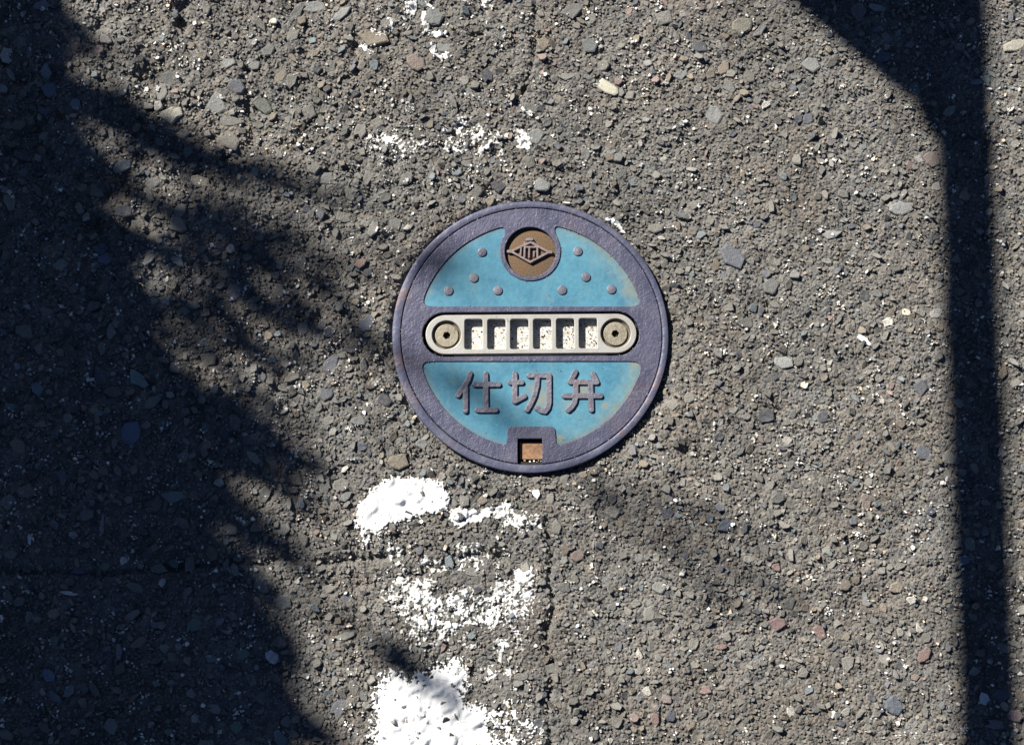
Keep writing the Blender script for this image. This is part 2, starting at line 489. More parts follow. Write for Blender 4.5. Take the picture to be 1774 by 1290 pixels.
# hand-surveyed conspicuous stones: u, v, half length, half width, angle(deg), colour
PALE = (0.36, 0.34, 0.28); GREY = (0.20, 0.205, 0.20); BLUE = (0.085, 0.105, 0.135); DK = (0.06, 0.063, 0.07)
PINK = (0.235, 0.165, 0.15); TAN = (0.20, 0.175, 0.135); LG = (0.27, 0.275, 0.27); GREEN = (0.12, 0.16, 0.14)
NAMED = [
    (1358, 628, 18, 14, 15, LG), (1326, 722, 17, 16, 40, DK), (1424, 722, 12, 11, 50, DK), (298, 200, 19, 16, 25, PALE), (376, 180, 22, 17, -40, GREY),
    (645, 65, 25, 15, -10, TAN), (562, 308, 14, 13, 30, GREY), (545, 12, 20, 12, 5, GREY), (592, 25, 18, 9, 30, GREY), (865, 320, 16, 13, 0, DK),
    (937, 322, 16, 13, 20, GREY), (750, 30, 18, 16, 40, GREY), (770, 80, 18, 15, 30, GREY), (927, 236, 15, 18, 10, GREY), (920, 188, 14, 10, 0, (0.13, 0.13, 0.12)),
    (1235, 200, 17, 20, 0, GREY), (1284, 45, 19, 17, 0, (0.23, 0.22, 0.18)), (1316, 55, 14, 7, 50, GREY), (1405, 112, 17, 14, 40, GREY), (1262, 150, 13, 10, -60, (0.17, 0.17, 0.16)),
    (1560, 362, 20, 13, 20, LG), (1212, 82, 14, 12, 0, (0.09, 0.1, 0.11)), (1440, 407, 14, 9, 0, LG), (1487, 20, 15, 18, 0, (0.14, 0.12, 0.13)), (1530, 100, 18, 10, 30, BLUE),
    (1614, 275, 16, 14, 0, (0.19, 0.155, 0.14)), (1583, 155, 10, 14, 0, (0.14, 0.17, 0.17)), (1758, 78, 24, 13, 15, PALE), (1520, 15, 16, 8, 0, LG), (1762, 210, 10, 8, 0, DK),
    (225, 748, 20, 25, 10, (0.13, 0.17, 0.24)), (240, 657, 20, 13, -35, (0.20, 0.25, 0.25)), (180, 447, 17, 11, -15, (0.14, 0.17, 0.23)), (300, 860, 18, 12, 0, (0.15, 0.19, 0.19)),
    (472, 1138, 11, 14, 20, (0.52, 0.52, 0.55)), (420, 1133, 13, 12, 30, GREEN), (338, 1082, 11, 14, 0, GREEN), (410, 1258, 13, 13, 0, GREEN), (497, 1250, 13, 11, 0, GREY),
    (490, 1042, 17, 13, 0, GREY), (300, 975, 9, 10, 0, GREEN), (92, 1110, 10, 12, 20, GREEN), (85, 1170, 13, 14, 0, (0.12, 0.15, 0.22)), (192, 1258, 14, 16, 0, GREY),
    (183, 980, 9, 9, 0, GREEN), (176, 912, 23, 5, 85, (0.27, 0.26, 0.25)), (205, 1128, 7, 14, 0, GREY), (365, 1140, 10, 8, -20, GREY), (75, 1258, 8, 12, 30, (0.18, 0.15, 0.13)),
    (135, 988, 13, 8, 0, (0.14, 0.13, 0.2)), (408, 503, 15, 19, 20, (0.20, 0.20, 0.20)), (175, 430, 16, 12, 0, BLUE), (80, 125, 10, 14, 5, (0.17, 0.18, 0.23)), (86, 155, 14, 14, 0, (0.13, 0.17, 0.22)),
    (72, 12, 14, 9, 20, (0.18, 0.18, 0.22)), (130, 180, 9, 17, 30, (0.22, 0.26, 0.26)), (5, 155, 10, 9, 0, (0.24, 0.27, 0.27)), (212, 290, 20, 12, 40, (0.13, 0.15, 0.18)), (345, 312, 18, 12, -20, (0.28, 0.25, 0.20)),
    (265, 262, 12, 10, 0, (0.19, 0.18, 0.17)), (455, 183, 14, 17, 40, (0.10, 0.11, 0.10)), (395, 110, 12, 10, 0, GREY), (438, 110, 10, 12, 0, GREY), (398, 245, 20, 17, -30, (0.17, 0.16, 0.14)),
    (400, 212, 22, 10, -10, (0.16, 0.155, 0.14)), (705, 650, 4, 4, 0, GREY), (665, 692, 14, 12, 0, DK), (690, 800, 20, 13, 10, TAN), (620, 730, 14, 10, 10, GREY),
    (565, 680, 16, 15, 50, (0.10, 0.105, 0.12)), (610, 605, 14, 9, 20, DK), (730, 770, 12, 10, 0, GREY), (1000, 962, 13, 11, 0, (0.21, 0.165, 0.15)), (1500, 870, 9, 20, -10, (0.26, 0.21, 0.18)),
    (1420, 1095, 12, 14, 30, PINK), (1346, 1080, 14, 13, 0, (0.15, 0.10, 0.10)), (1600, 1135, 15, 10, 65, PINK), (1222, 1195, 11, 9, 10, PINK), (1135, 1245, 8, 14, 30, PINK), (1155, 1210, 12, 9, -40, (0.23, 0.19, 0.18)),
    (1120, 1196, 10, 8, -20, (0.38, 0.37, 0.33)), (1548, 1222, 17, 17, 30, (0.10, 0.115, 0.14)), (1344, 983, 8, 8, 0, PINK), (1585, 1172, 8, 8, 0, (0.24, 0.19, 0.16)), (1250, 1120, 11, 6, 20, PINK),
    (1140, 1018, 14, 12, 0, (0.18, 0.18, 0.17)), (1105, 965, 11, 10, 0, GREY), (1255, 910, 13, 11, 50, BLUE), (1705, 1210, 12, 10, -20, (0.62, 0.63, 0.62)), (1735, 1205, 14, 14, 0, (0.11, 0.12, 0.16)),
    (1758, 1240, 12, 14, 40, (0.22, 0.17, 0.17)), (1725, 1255, 16, 11, 0, (0.19, 0.18, 0.19)), (1670, 970, 9, 11, -30, (0.13, 0.15, 0.2)), (1595, 670, 14, 17, 0, (0.10, 0.105, 0.12)), (1598, 785, 16, 15, 30, (0.13, 0.14, 0.16)),
    (1150, 30, 16, 12, 0, (0.19, 0.185, 0.17)), (1290, 560, 16, 10, 0, (0.15, 0.15, 0.14)), (1335, 495, 15, 18, 10, (0.14, 0.145, 0.14)), (1270, 445, 26, 22, -20, (0.12, 0.13, 0.15)), (1498, 512, 10, 12, 0, DK),
    (1135, 395, 14, 9, 0, (0.2, 0.19, 0.17)), (1180, 130, 12, 9, 30, GREY), (1020, 80, 17, 12, 0, (0.13, 0.14, 0.14)), (990, 20, 18, 14, 20, (0.15, 0.15, 0.145)), (720, 110, 14, 17, 20, (0.20, 0.16, 0.14)),
    (1095, 780, 7, 12, 0, (0.2, 0.18, 0.19)), (600, 860, 12, 8, 30, GREY), (1165, 700, 14, 12, 0, (0.22, 0.21, 0.18)), (330, 1200, 10, 8, 0, GREY), (250, 1215, 12, 10, 0, (0.12, 0.13, 0.14)),
]

named = np.array([(a, b, c, d, e) for a, b, c, d, e, _ in NAMED], float)
nx_, ny_ = P(named[:, 0], named[:, 1], 0.0)

# ---- occupancy raster, 1 mm
x0r, y0r, res = -0.60, -0.48, 0.0008
NXR, NYR = int(1.2 / res), int(0.98 / res)
occ = np.zeros((NXR, NYR), bool)


def rast(cx, cy, ax, ay, ang, grow=1.0, test=0.0):
    r = max(ax, ay) * grow
    i0, i1 = int((cx - r - x0r) / res), int((cx + r - x0r) / res) + 1
    j0, j1 = int((cy - r - y0r) / res), int((cy + r - y0r) / res) + 1
    i0, j0 = max(i0, 0), max(j0, 0)
    sub = occ[i0:i1, j0:j1]
    if sub.size == 0: return False
    gx_ = x0r + (np.arange(i0, i0 + sub.shape[0]) + 0.5) * res - cx
    gy_ = y0r + (np.arange(j0, j0 + sub.shape[1]) + 0.5) * res - cy
    c, s_ = math.cos(ang), math.sin(ang)
    a = (gx_[:, None] * c + gy_[None, :] * s_) / (ax * grow); b = (-gx_[:, None] * s_ + gy_[None, :] * c) / (ay * grow)
    m_ = a * a + b * b < 1
    if test > 0 and m_.any() and (sub & m_).sum() > (1 - test) * m_.sum():
        return False
    sub |= m_
    return True


PA = []   # big stones: cx, cy, ax, ay, ang, color
for (a, b, hl, hw, an, colr), x, y in zip(NAMED, nx_, ny_):
    s_ = 0.0005 * (1 + 0.0001 * (645 - b))
    rast(x, y, hl * s_, hw * s_, math.radians(an))
    PA.append((x, y, hl * s_, hw * s_, math.radians(an), colr))


def ring_ok(x, y, r):
    return math.hypot(x - rx_, y - ry_) > RING_R + r * 0.9


g2 = np.random.default_rng(5)
# big random ones, denser to the upper left and lower right
tries = 0
BIG = []
while len(BIG) < 950 and tries < 16000:
    tries += 1
    x, y = g2.uniform(-0.56, 0.56), g2.uniform(-0.44, 0.46)
    u, w = Q(x, y)
    a_ = g2.uniform(0.0036, 0.0068) * (1.0 + 0.25 * (u < 700)) ; b_ = a_ * g2.uniform(0.42, 0.95)
    an = g2.uniform(0, math.pi)
    if not ring_ok(x, y, a_): continue
    if rast(x, y, a_, b_, an, 1.0, 0.93):
        BIG.append((x, y, a_, b_, an))
MID = []
tries = 0
while len(MID) < 8500 and tries < 26000:
    tries += 1
    x, y = g2.uniform(-0.57, 0.57), g2.uniform(-0.45, 0.47)
    a_ = 0.0021 + 0.0034 * g2.random() ** 1.5; b_ = a_ * g2.uniform(0.36, 0.95)
    an = g2.uniform(0, math.pi)
    if not ring_ok(x, y, a_): continue
    if rast(x, y, a_, b_, an, 1.0, 0.80):
        MID.append((x, y, a_, b_, an))
BIG = np.array(BIG); MID = np.array(MID)


def heights(n, x, y, a_, g):
    h = ground(x, y)
    return h + g.uniform(-0.0006, 0.0016, n) * np.clip(a_ / 0.0026, 0.35, 1.4) + 0.00025


def paint_noise(x, y):
    n = 0.42 * fbm(x, y, 0.0062, 2, 12.0) + 0.58 * fbm(x, y, 0.0019, 2, 44.0)
    return np.clip((n - 0.5) * 2.9 + 0.5, 0, 1)


# ---- 300 largest in view are parts of the road, one object each
protos = []
gp = np.random.default_rng(21)
for k in range(14):
    one = np.array([0.0])
    V, F_, per = stone_arrays(one, one, one, one + 1, one + 1, one, one, one, (6, 7, 8, 9)[k % 4], True, one + 0.35, gp)
    V[:, 2] *= 1.0
    me = bpy.data.meshes.new('stone')
    me.from_pydata(V.tolist(), [], F_.tolist()); me.update(); me.materials.append(MAT_STONE_OBJ)
    protos.append(me)


cu, cw = Q(BIG[:, 0], BIG[:, 1])
inview = (cu > -5) & (cu < 1780) & (cw > -5) & (cw < 1295)
order = np.argsort(-(BIG[:, 2] * BIG[:, 3]) * inview)
n_parts = 300 - len(PA)
sel = order[:n_parts]
rest = np.setdiff1d(np.arange(len(BIG)), sel)
bc = stone_colors(len(BIG), gp, cu, cw)
plist = list(PA) + [(BIG[i, 0], BIG[i, 1], BIG[i, 2], BIG[i, 3], BIG[i, 4], tuple(bc[i])) for i in sel]
tops = []
for k, (x, y, a_, b_, an, colr) in enumerate(plist):
    o = link(bpy.data.objects.new('stone', protos[k % len(protos)]), road)
    z = float(ground(np.array([x]), np.array([y]))[0]) + gp.uniform(0.0004, 0.0016)
    z = max(z, -0.0012)
    if k < len(PA): z += 0.0003
    o.location = (x, y, z)
    o.scale = (a_ * 1.04, b_ * 1.04, min(a_, b_) * 0.8)
    o.rotation_mode = 'ZYX'
    o.rotation_euler = (gp.uniform(-0.14, 0.14), gp.uniform(-0.14, 0.14), an)
    o.color = (*colr, 1)
    tops.append((x, y, a_, b_, an, z))


def build_stones(arr, n, detail, g, name, tilt):
    N = len(arr)
    x, y, a_, b_, an = arr.T
    z = heights(N, x, y, a_, g)
    tx = g.normal(0, tilt, N); ty = g.normal(0, tilt, N)
    u, w = Q(x, y)
    col = stone_colors(N, g, u, w)
    hg = np.minimum(a_, b_) * 0.5
    V, F_, per = stone_arrays(x, y, z, a_, b_, an, tx, ty, n, detail, hg, g)
    C = np.repeat(col, per, 0)
    return V, F_, C, z


vs, fs, cs, off = [], [], [], 0
V1, F1, C1, z1 = build_stones(np.concatenate([BIG[rest], MID]), 7, True, np.random.default_rng(3), 's', 0.32)
midz = z1; midarr = np.concatenate([BIG[rest], MID])
# small chips on a jittered lattice in the gaps
cell = 0.0036
sx, sy = np.meshgrid(np.arange(-0.57, 0.57, cell), np.arange(-0.45, 0.47, cell * 0.95), indexing='ij')
g3 = np.random.default_rng(9)
sx = (sx + g3.uniform(-0.5, 0.5, sx.shape) * cell).ravel(); sy = (sy + g3.uniform(-0.5, 0.5, sy.shape) * cell).ravel()
ii = np.clip(((sx - x0r) / res).astype(int), 0, NXR - 1); jj = np.clip(((sy - y0r) / res).astype(int), 0, NYR - 1)
keep = ~occ[ii, jj] & (np.hypot(sx - rx_, sy - ry_) > RING_R + 0.001) & (g3.random(len(sx)) < 0.9)
sx, sy = sx[keep], sy[keep]
sa_ = g3.uniform(0.0011, 0.0024, len(sx)); sb_ = sa_ * g3.uniform(0.4, 1.0, len(sx)); san = g3.uniform(0, math.pi, len(sx))
SM = np.stack([sx, sy, sa_, sb_, san], 1)
V2, F2, C2, z2 = build_stones(SM, 6, False, np.random.default_rng(4), 's', 0.34)
V = np.concatenate([V1, V2]); F_ = np.concatenate([F1, F2 + len(V1)]); C_ = np.concatenate([C1, C2])
aggr = mesh_np('aggregate', V, F_, MAT_STONE, road, C_)
tag(aggr, 'countless small crushed stones bedded in the asphalt', None, None, 'stuff')

# ---- the same chips go on beyond the picture: one light patch of stones, repeated
gt = np.random.default_rng(55)
TW, TH = 0.56, 0.45
gxx, gyy = np.meshgrid(np.arange(0, TW, 0.0092), np.arange(0, TH, 0.0088), indexing='ij')
gxx = (gxx + gt.uniform(-.5, .5, gxx.shape) * .008).ravel(); gyy = (gyy + gt.uniform(-.5, .5, gyy.shape) * .008).ravel()
nt = len(gxx); ta = gt.uniform(0.0026, 0.0060, nt); tb = ta * gt.uniform(.5, .95, nt)
Vt, Ft, pert = stone_arrays(gxx, gyy, gt.uniform(-0.0002, 0.0014, nt), ta, tb, gt.uniform(0, 3.14, nt), gt.normal(0, .2, nt), gt.normal(0, .2, nt), 6, False, tb * .5, gt)
tile = mesh_np('outer_aggregate', Vt, Ft, MAT_STONE, road, np.repeat(stone_colors(nt, gt, gxx, gxx), pert, 0))
tag(tile, None, None, None, 'stuff')
first = True
for ti in range(-3, 3):
    for tj in range(-3, 3):
        if ti in (-1, 0) and tj in (-1, 0): continue
        o = tile if first else link(tile.copy(), road)
        first = False
        flip = gt.random() < .5
        o.rotation_euler = (0, 0, math.pi if flip else 0)
        o.location = (ti * TW + (TW if flip else 0), tj * TH + 0.01 + (TH if flip else 0), 0)

# ---- pale grit specks
NG = 9800
g4 = np.random.default_rng(13)
qx = g4.uniform(-0.55, 0.55, NG); qy = g4.uniform(-0.43, 0.45, NG)
clump = fbm(qx, qy, 0.022, 2, 77.0) + 0.0
kp = (g4.random(NG) < np.clip((clump - 0.36) * 3.2, 0.08, 1)) & (np.hypot(qx - rx_, qy - ry_) > RING_R + 0.001)
qx, qy = qx[kp], qy[kp]; NG = len(qx)
# some follow in small clusters
ex = np.repeat(qx[:: 3], 3) + g4.normal(0, 0.0022, len(qx[::3]) * 3); ey = np.repeat(qy[::3], 3) + g4.normal(0, 0.0022, len(qx[::3]) * 3)
kk = np.hypot(ex - rx_, ey - ry_) > RING_R + 0.001
qx = np.concatenate([qx, ex[kk]]); qy = np.concatenate([qy, ey[kk]]); NG = len(qx)
ga = 0.00056 + g4.gamma(1.4, 0.00038, NG); ga = np.minimum(ga, 0.0024)
gb = ga * g4.uniform(0.35, 1.0, NG)
gz = ground(qx, qy) + 0.0009 + g4.uniform(0.0001, 0.0007, NG)
Vg, Fg, per = stone_arrays(qx, qy, gz + ga * 0.5, ga, gb, g4.uniform(0, 3.14, NG), g4.normal(0, .2, NG), g4.normal(0, .2, NG), 5, False, ga * 0.8, g4)
gc = 1.0 * np.array([0.84, 0.82, 0.78])[None] * g4.uniform(0.5, 1.05, NG)[:, None]
gc[g4.random(NG) < 0.12] *= np.array([1.0, 0.82, 0.6])
grit = mesh_np('pale_grit', Vg, Fg, MAT_GRIT, road, np.repeat(gc, per, 0))
tag(grit, 'scattered grains of white grit between the stones', None, None, 'stuff')

# ------------------------------------------------------------------ worn white paint
PR = 0.00036


def cover(u, w, polys):
    c = np.zeros(u.shape)
    for pts, cv, soft in polys:
        if len(pts) == 1:
            x, y, r = pts[0]
            sd = np.hypot(u - x, w - y) - r
        else:
            sd = poly_sd(u, w, pts)
        c = np.maximum(c, cv * np.clip(0.5 - sd / soft, 0, 1))
    return c


PATCHES = [
    ('large thick rounded blob of white paint below the left side of the cover', (600, 1010, 0, 0), 0.0013, [
        ([(618, 912), (622, 880), (640, 852), (682, 826), (742, 829), (770, 842), (777, 862), (775, 880), (762, 886), (735, 884), (722, 893), (700, 902), (672, 908), (650, 924), (634, 915), (626, 905)], 1.5, 14),
        ([(628, 905), (660, 905), (655, 940), (620, 935)], 0.35, 14)]),
    ('ragged strip of thin white paint reaching right from the rounded blob', (0, 0, 0, 0), 0.0003, [
        ([(778, 885), (802, 879), (822, 883), (858, 873), (890, 872), (893, 884), (908, 900), (905, 922), (880, 905), (842, 897), (820, 908), (796, 915), (781, 905)], 1.0, 9),
        ([(905, 885), (920, 893), (925, 915), (912, 925), (902, 905)], 0.75, 8), ([(930, 890), (943, 900), (938, 916), (926, 908)], 0.7, 7),
        ([(850, 885), (900, 885), (905, 915), (860, 905)], 0.7, 10)]),
    ('few white paint crumbs in the dark hollow between the ragged strip and the speckled band', (0, 0, 0, 0), 0.0003, [
        ([(684, 957, 13)], 0.62, 12), ([(733, 972, 9)], 0.7, 8), ([(815, 962, 26)], 0.52, 18), ([(832, 990, 9)], 0.6, 8), ([(690, 985, 12)], 0.5, 10), ([(765, 975, 12)], 0.4, 10)]),
    ('wide speckled band of flaking white paint with dark stones showing through', (0, 0, 0, 0), 0.0002, [
        ([(656, 1000), (700, 990), (752, 1008), (770, 1040), (785, 1018), (808, 1020), (845, 1030), (868, 1005), (893, 982), (922, 990), (928, 1018), (930, 1060), (902, 1078), (860, 1080), (800, 1096), (740, 1092), (700, 1070), (668, 1040)], 0.66, 22),
        ([(885, 985), (920, 985), (926, 1010), (900, 1030), (880, 1015)], 0.82, 14),
        ([(720, 1030), (760, 1045), (800, 1055), (850, 1050), (840, 1080), (770, 1080), (730, 1065)], 0.72, 18),
        ([(660, 1080), (940, 1080), (900, 1120), (680, 1120)], 0.26, 20),
        ([(868, 1120, 17)], 0.66, 14), ([(855, 1165, 12)], 0.6, 12), ([(880, 1165, 9)], 0.55, 10), ([(872, 1140, 10)], 0.5, 12)]),
    ('big solid white paint area at the bottom edge with a crack across it', (0, 0, 0, 0), 0.0009, [
        ([(664, 1178), (690, 1172), (730, 1185), (770, 1155), (800, 1150), (800, 1215), (830, 1235), (850, 1262), (860, 1330), (655, 1330), (652, 1250)], 1.6, 40),
        ([(655, 1165), (700, 1165), (760, 1150), (795, 1138), (805, 1180), (700, 1200), (655, 1200)], 0.66, 18),
        ([(640, 1240), (655, 1240), (660, 1300), (640, 1300)], 0.5, 10),
        ([(800, 1205), (860, 1222), (900, 1260), (920, 1320), (850, 1320)], 0.66, 26),
        ([(880, 1200), (930, 1240), (940, 1320), (890, 1320)], 0.32, 20)]),
    ('faint band of white paint specks above the valve cover', (0, 0, 0, 0), 0.0002, [
        ([(632, 232), (690, 225), (720, 245), (760, 240), (700, 272), (640, 268)], 0.39, 18),
        ([(760, 248), (800, 205), (845, 222), (875, 240), (868, 262), (800, 268), (770, 262)], 0.40, 18),
        ([(808, 215, 10)], 0.55, 10), ([(850, 255, 14)], 0.62, 12), ([(672, 242, 9)], 0.7, 8), ([(771, 228, 6)], 0.9, 5), ([(712, 186, 10)], 0.5, 8)]),
    ('small square patch of white paint beside a grey stone above the cover', (0, 0, 0, 0), 0.0003, [
        ([(893, 226), (905, 226), (920, 240), (918, 258), (892, 258)], 0.82, 6), ([(903, 183), (912, 192), (921, 199), (914, 202), (903, 192)], 1.0, 5)]),
    ('curling traces of white paint round stones near the top edge', (0, 0, 0, 0), 0.0004, [
        ([(703, 2), (722, 2), (724, 18), (710, 28), (702, 20)], 1.0, 6),
        ([(730, 22), (738, 20), (740, 44), (750, 52), (772, 52), (776, 62), (758, 66), (740, 62), (731, 52)], 0.95, 6),
        ([(744, 75), (754, 78), (756, 92), (778, 88), (784, 97), (766, 104), (748, 98)], 1.0, 6),
        ([(738, 5), (750, 12), (757, 20), (750, 20), (738, 12)], 0.9, 5),
        ([(636, 42), (646, 44), (652, 56), (662, 62), (655, 66), (644, 56)], 0.8, 6), ([(665, 30), (684, 38), (682, 55), (676, 50), (670, 60), (662, 60), (676, 44)], 0.7, 6),
        ([(622, 78), (632, 78), (646, 90), (634, 89)], 0.9, 5), ([(765, 42), (775, 42), (774, 48)], 0.8, 5),
        ([(803, 0), (812, 0), (816, 14), (808, 10)], 0.9, 4), ([(834, 0), (852, -2), (846, 10), (834, 12)], 1.0, 5), ([(702, 42, 12)], 0.42, 10)]),
    ('thin white paint arc on the asphalt along the upper right rim of the cover', (0, 0, 0, 0), 0.0005, [
        ([(1052, 376), (1066, 381), (1078, 391), (1083, 402), (1076, 399), (1063, 388), (1050, 381)], 1.0, 4)]),
]
allst_x = np.concatenate([midarr[:, 0], SM[:, 0], [t[0] for t in tops]])
allst_y = np.concatenate([midarr[:, 1], SM[:, 1], [t[1] for t in tops]])
allst_a = np.concatenate([midarr[:, 2], SM[:, 2], [t[2] for t in tops]])
allst_b = np.concatenate([midarr[:, 3], SM[:, 3], [t[3] for t in tops]])
allst_g = np.concatenate([midarr[:, 4], SM[:, 4], [t[4] for t in tops]])
allst_z = np.concatenate([midz, z2, [t[5] for t in tops]])
for label, _, thick, polys in PATCHES:
    pu, pw = [], []
    for pts, cv, soft in polys:
        if len(pts) == 1:
            x, y, r = pts[0]; pu += [x - r - soft, x + r + soft]; pw += [y - r - soft, y + r + soft]
        else:
            pu += [min(p[0] for p in pts) - soft, max(p[0] for p in pts) + soft]; pw += [min(p[1] for p in pts) - soft, max(p[1] for p in pts) + soft]
    cxs, cys = P(np.array([min(pu), max(pu), min(pu), max(pu)]), np.array([min(pw), min(pw), max(pw), max(pw)]))
    ax_ = np.arange(cxs.min(), cxs.max(), PR); ay_ = np.arange(cys.min(), cys.max(), PR)
    X, Y = np.meshgrid(ax_, ay_, indexing='ij')
    H = ground(X, Y) - 0.0004
    inb = (allst_x > ax_[0] - .008) & (allst_x < ax_[-1] + .008) & (allst_y > ay_[0] - .008) & (allst_y < ay_[-1] + .008)
    for q in np.nonzero(inb)[0]:
        r = max(allst_a[q], allst_b[q]) * 1.1
        i0 = max(int((allst_x[q] - r - ax_[0]) / PR), 0); i1 = int((allst_x[q] + r - ax_[0]) / PR) + 2
        j0 = max(int((allst_y[q] - r - ay_[0]) / PR), 0); j1 = int((allst_y[q] + r - ay_[0]) / PR) + 2
        if i1 <= i0 or j1 <= j0: continue
        sub = H[i0:i1, j0:j1]
        if sub.size == 0: continue
        dx = X[i0:i1, j0:j1] - allst_x[q]; dy = Y[i0:i1, j0:j1] - allst_y[q]
        c, s_ = math.cos(allst_g[q]), math.sin(allst_g[q])
        d2 = ((dx * c + dy * s_) / allst_a[q]) ** 2 + ((-dx * s_ + dy * c) / allst_b[q]) ** 2
        np.maximum(sub, np.where(d2 < 1.1, allst_z[q], -1), out=sub)
    def blur(A):
        A = np.pad(A, 1, mode='edge')
        A = (A[:-2] + 2 * A[1:-1] + A[2:]) / 4
        return (A[:, :-2] + 2 * A[:, 1:-1] + A[:, 2:]) / 4
    H0 = blur(H)
    for _k in range(3 if thick < 0.0004 else 26): H = blur(H)
    u, w = Q(X, Y)
    c = cover(u, w, polys)
    nn = paint_noise(X, Y)
    margin = c - nn
    Zp = H + 0.00025 + np.clip(margin * 3, 0, 1) * thick
    poke = np.where(fbm(X, Y, 0.006, 1, 91.0) > 0.93, -0.001, 0.00015)
    if thick > 0.0004: Zp = np.maximum(Zp, H0 + poke)
    ok = margin > 0.0
    fk = (ok[:-1, :-1].astype(int) + ok[1:, :-1] + ok[1:, 1:] + ok[:-1, 1:]) >= 2
    Zp = np.where(ok, Zp, H - 0.0004)
    nX, nY = X.shape
    idx = np.arange(nX * nY).reshape(nX, nY)
    F_ = np.stack([idx[:-1, :-1], idx[1:, :-1], idx[1:, 1:], idx[:-1, 1:]], -1)[fk]
    used, inv = np.unique(F_, return_inverse=True)
    Vp = np.stack([X, Y, Zp], -1).reshape(-1, 3)[used]
    film = np.clip(margin * (6.0 if thick > 0.0004 else 1.9) + 0.06 + (fbm(X, Y, 0.0011, 2, 61.0) - .5) * .5, 0.0, 1).ravel()[used]
    fcol = np.array([0.42, 0.40, 0.36])[None] * (1 - film[:, None]) + film[:, None]
    o = mesh_np('paint_patch', Vp, inv.reshape(-1, 4), MAT_PAINT, col=fcol, smooth=True)
    tag(o, label, 'paint patch', 'worn patches of white road marking paint')

# ------------------------------------------------------------------ loose / conspicuous pebbles, each its own thing
PEB = [
    ('long cream coloured pebble lying above and right of the cover', 1052, 152, 27, 12, -28, (0.44, 0.42, 0.33), 10),
    ('bright white oval chip on sunlit asphalt right of the cover', 1497, 589, 14, 7, -35, (0.82, 0.82, 0.80), 9),
    ('small white pebble just below the cover, right of the ragged paint strip', 930, 855, 9, 9, 0, (0.80, 0.80, 0.77), 8),
    ('small cream pebble below and right of the pale grey stone', 1394, 667, 9, 7, 20, (0.62, 0.58, 0.46), 8),
    ('small cream pebble right of the cover, above the bright white chip', 1571, 542, 8, 8, 10, (0.55, 0.50, 0.40), 8),
    ('curved white sliver in the deep shade at the lower left', 118, 1027, 17, 3.5, -8, (0.55, 0.54, 0.50), 9),
    ('white chip standing on end in shade near the left edge', 52, 936, 4, 11, 5, (0.6, 0.6, 0.6), 7),
    ('thin white shell-like chip beside the upper rim of the cover', 982, 351, 9, 2.5, -5, (0.6, 0.58, 0.5), 7),
]
for lab, u_, w_, hl, hw, an, colr, n in PEB:
    x, y = P(u_, w_, 0.001)
    z = float(ground(np.array([float(x)]), np.array([float(y)]))[0]) + 0.0016
    one = np.array([0.0]); gq = np.random.default_rng(int(u_))
    V, F_, per = stone_arrays(one, one, one, one + hl * .0005, one + hw * .0005, one + math.radians(an), one + .03, one - .03, n, True, one + 0.0016, gq)
    o = mesh_np('pebble', V, F_, MAT_GRIT, None, np.repeat(np.array([colr]), len(V), 0), smooth=False)
    o.location = (float(x), float(y), z)
    tag(o, lab, 'pebble')

# ------------------------------------------------------------------ the valve cover
lid = empty('valve_cover', (lx, ly, LID_Z), 'round cast iron valve cover with light blue panels, raised characters and slotted steel plate', 'valve cover')


def L(u, w):
    """survey coordinates -> lid plane, lid units times S"""
    x, y = P(u, w, LID_Z)
    return float(x) - lx, float(y) - ly


def curve_mesh(name, loops, z0, z1, mat, parent, bevel=0.0003, bres=2, grow=0.0, loc=(0, 0, 0)):
    """solid plate with holes from closed outlines, rounded edges; top at z1"""
    cu_ = bpy.data.curves.new(name, 'CURVE'); cu_.dimensions = '2D'; cu_.fill_mode = 'BOTH'
    for lp in loops:
        s_ = cu_.splines.new('POLY'); s_.points.add(len(lp) - 1)
        for p, (x, y) in zip(s_.points, lp): p.co = (x, y, 0, 1)
        s_.use_cyclic_u = True
    cu_.extrude = (z1 - z0) / 2 - bevel; cu_.bevel_depth = bevel; cu_.bevel_resolution = bres
    cu_.offset = -bevel + grow
    tmp = bpy.data.objects.new('tmp', cu_); sc.collection.objects.link(tmp)
    dg = bpy.context.evaluated_depsgraph_get(); dg.update()
    me = bpy.data.meshes.new_from_object(tmp.evaluated_get(dg))
    bpy.data.objects.remove(tmp); bpy.data.curves.remove(cu_)
    me.name = name
    n = len(me.vertices); co = np.empty(n * 3, np.float32); me.vertices.foreach_get('co', co)
    co = co.reshape(-1, 3); co[:, 2] += (z0 + z1) / 2; me.vertices.foreach_set('co', co.ravel())
    me.materials.clear(); me.materials.append(mat)
    me.polygons.foreach_set('use_smooth', np.zeros(len(me.polygons), bool))
    me.update()
    o = link(bpy.data.objects.new(name, me), parent); o.location = loc
    return o


def lathe(name, prof, mat, parent, cx=0, cy=0, seg=48, smooth=True):
    th = np.linspace(0, 2 * np.pi, seg, endpoint=False)
    V, F_ = [], []
    for r, z in prof:
        V += [(cx + r * math.cos(t), cy + r * math.sin(t), z) for t in th]
    for i in range(len(prof) - 1):
        for j in range(seg):
            k = (j + 1) % seg
            F_.append((i * seg + j, i * seg + k, (i + 1) * seg + k, (i + 1) * seg + j))
    return mesh_np(name, np.array(V), np.array(F_), mat, parent, smooth=smooth)


def circ(cx, cy, r, n=72, ccw=True):
    t = [2 * math.pi * i / n for i in range(n)]
    return [(cx + r * math.cos(a), cy + r * math.sin(a)) for a in t]


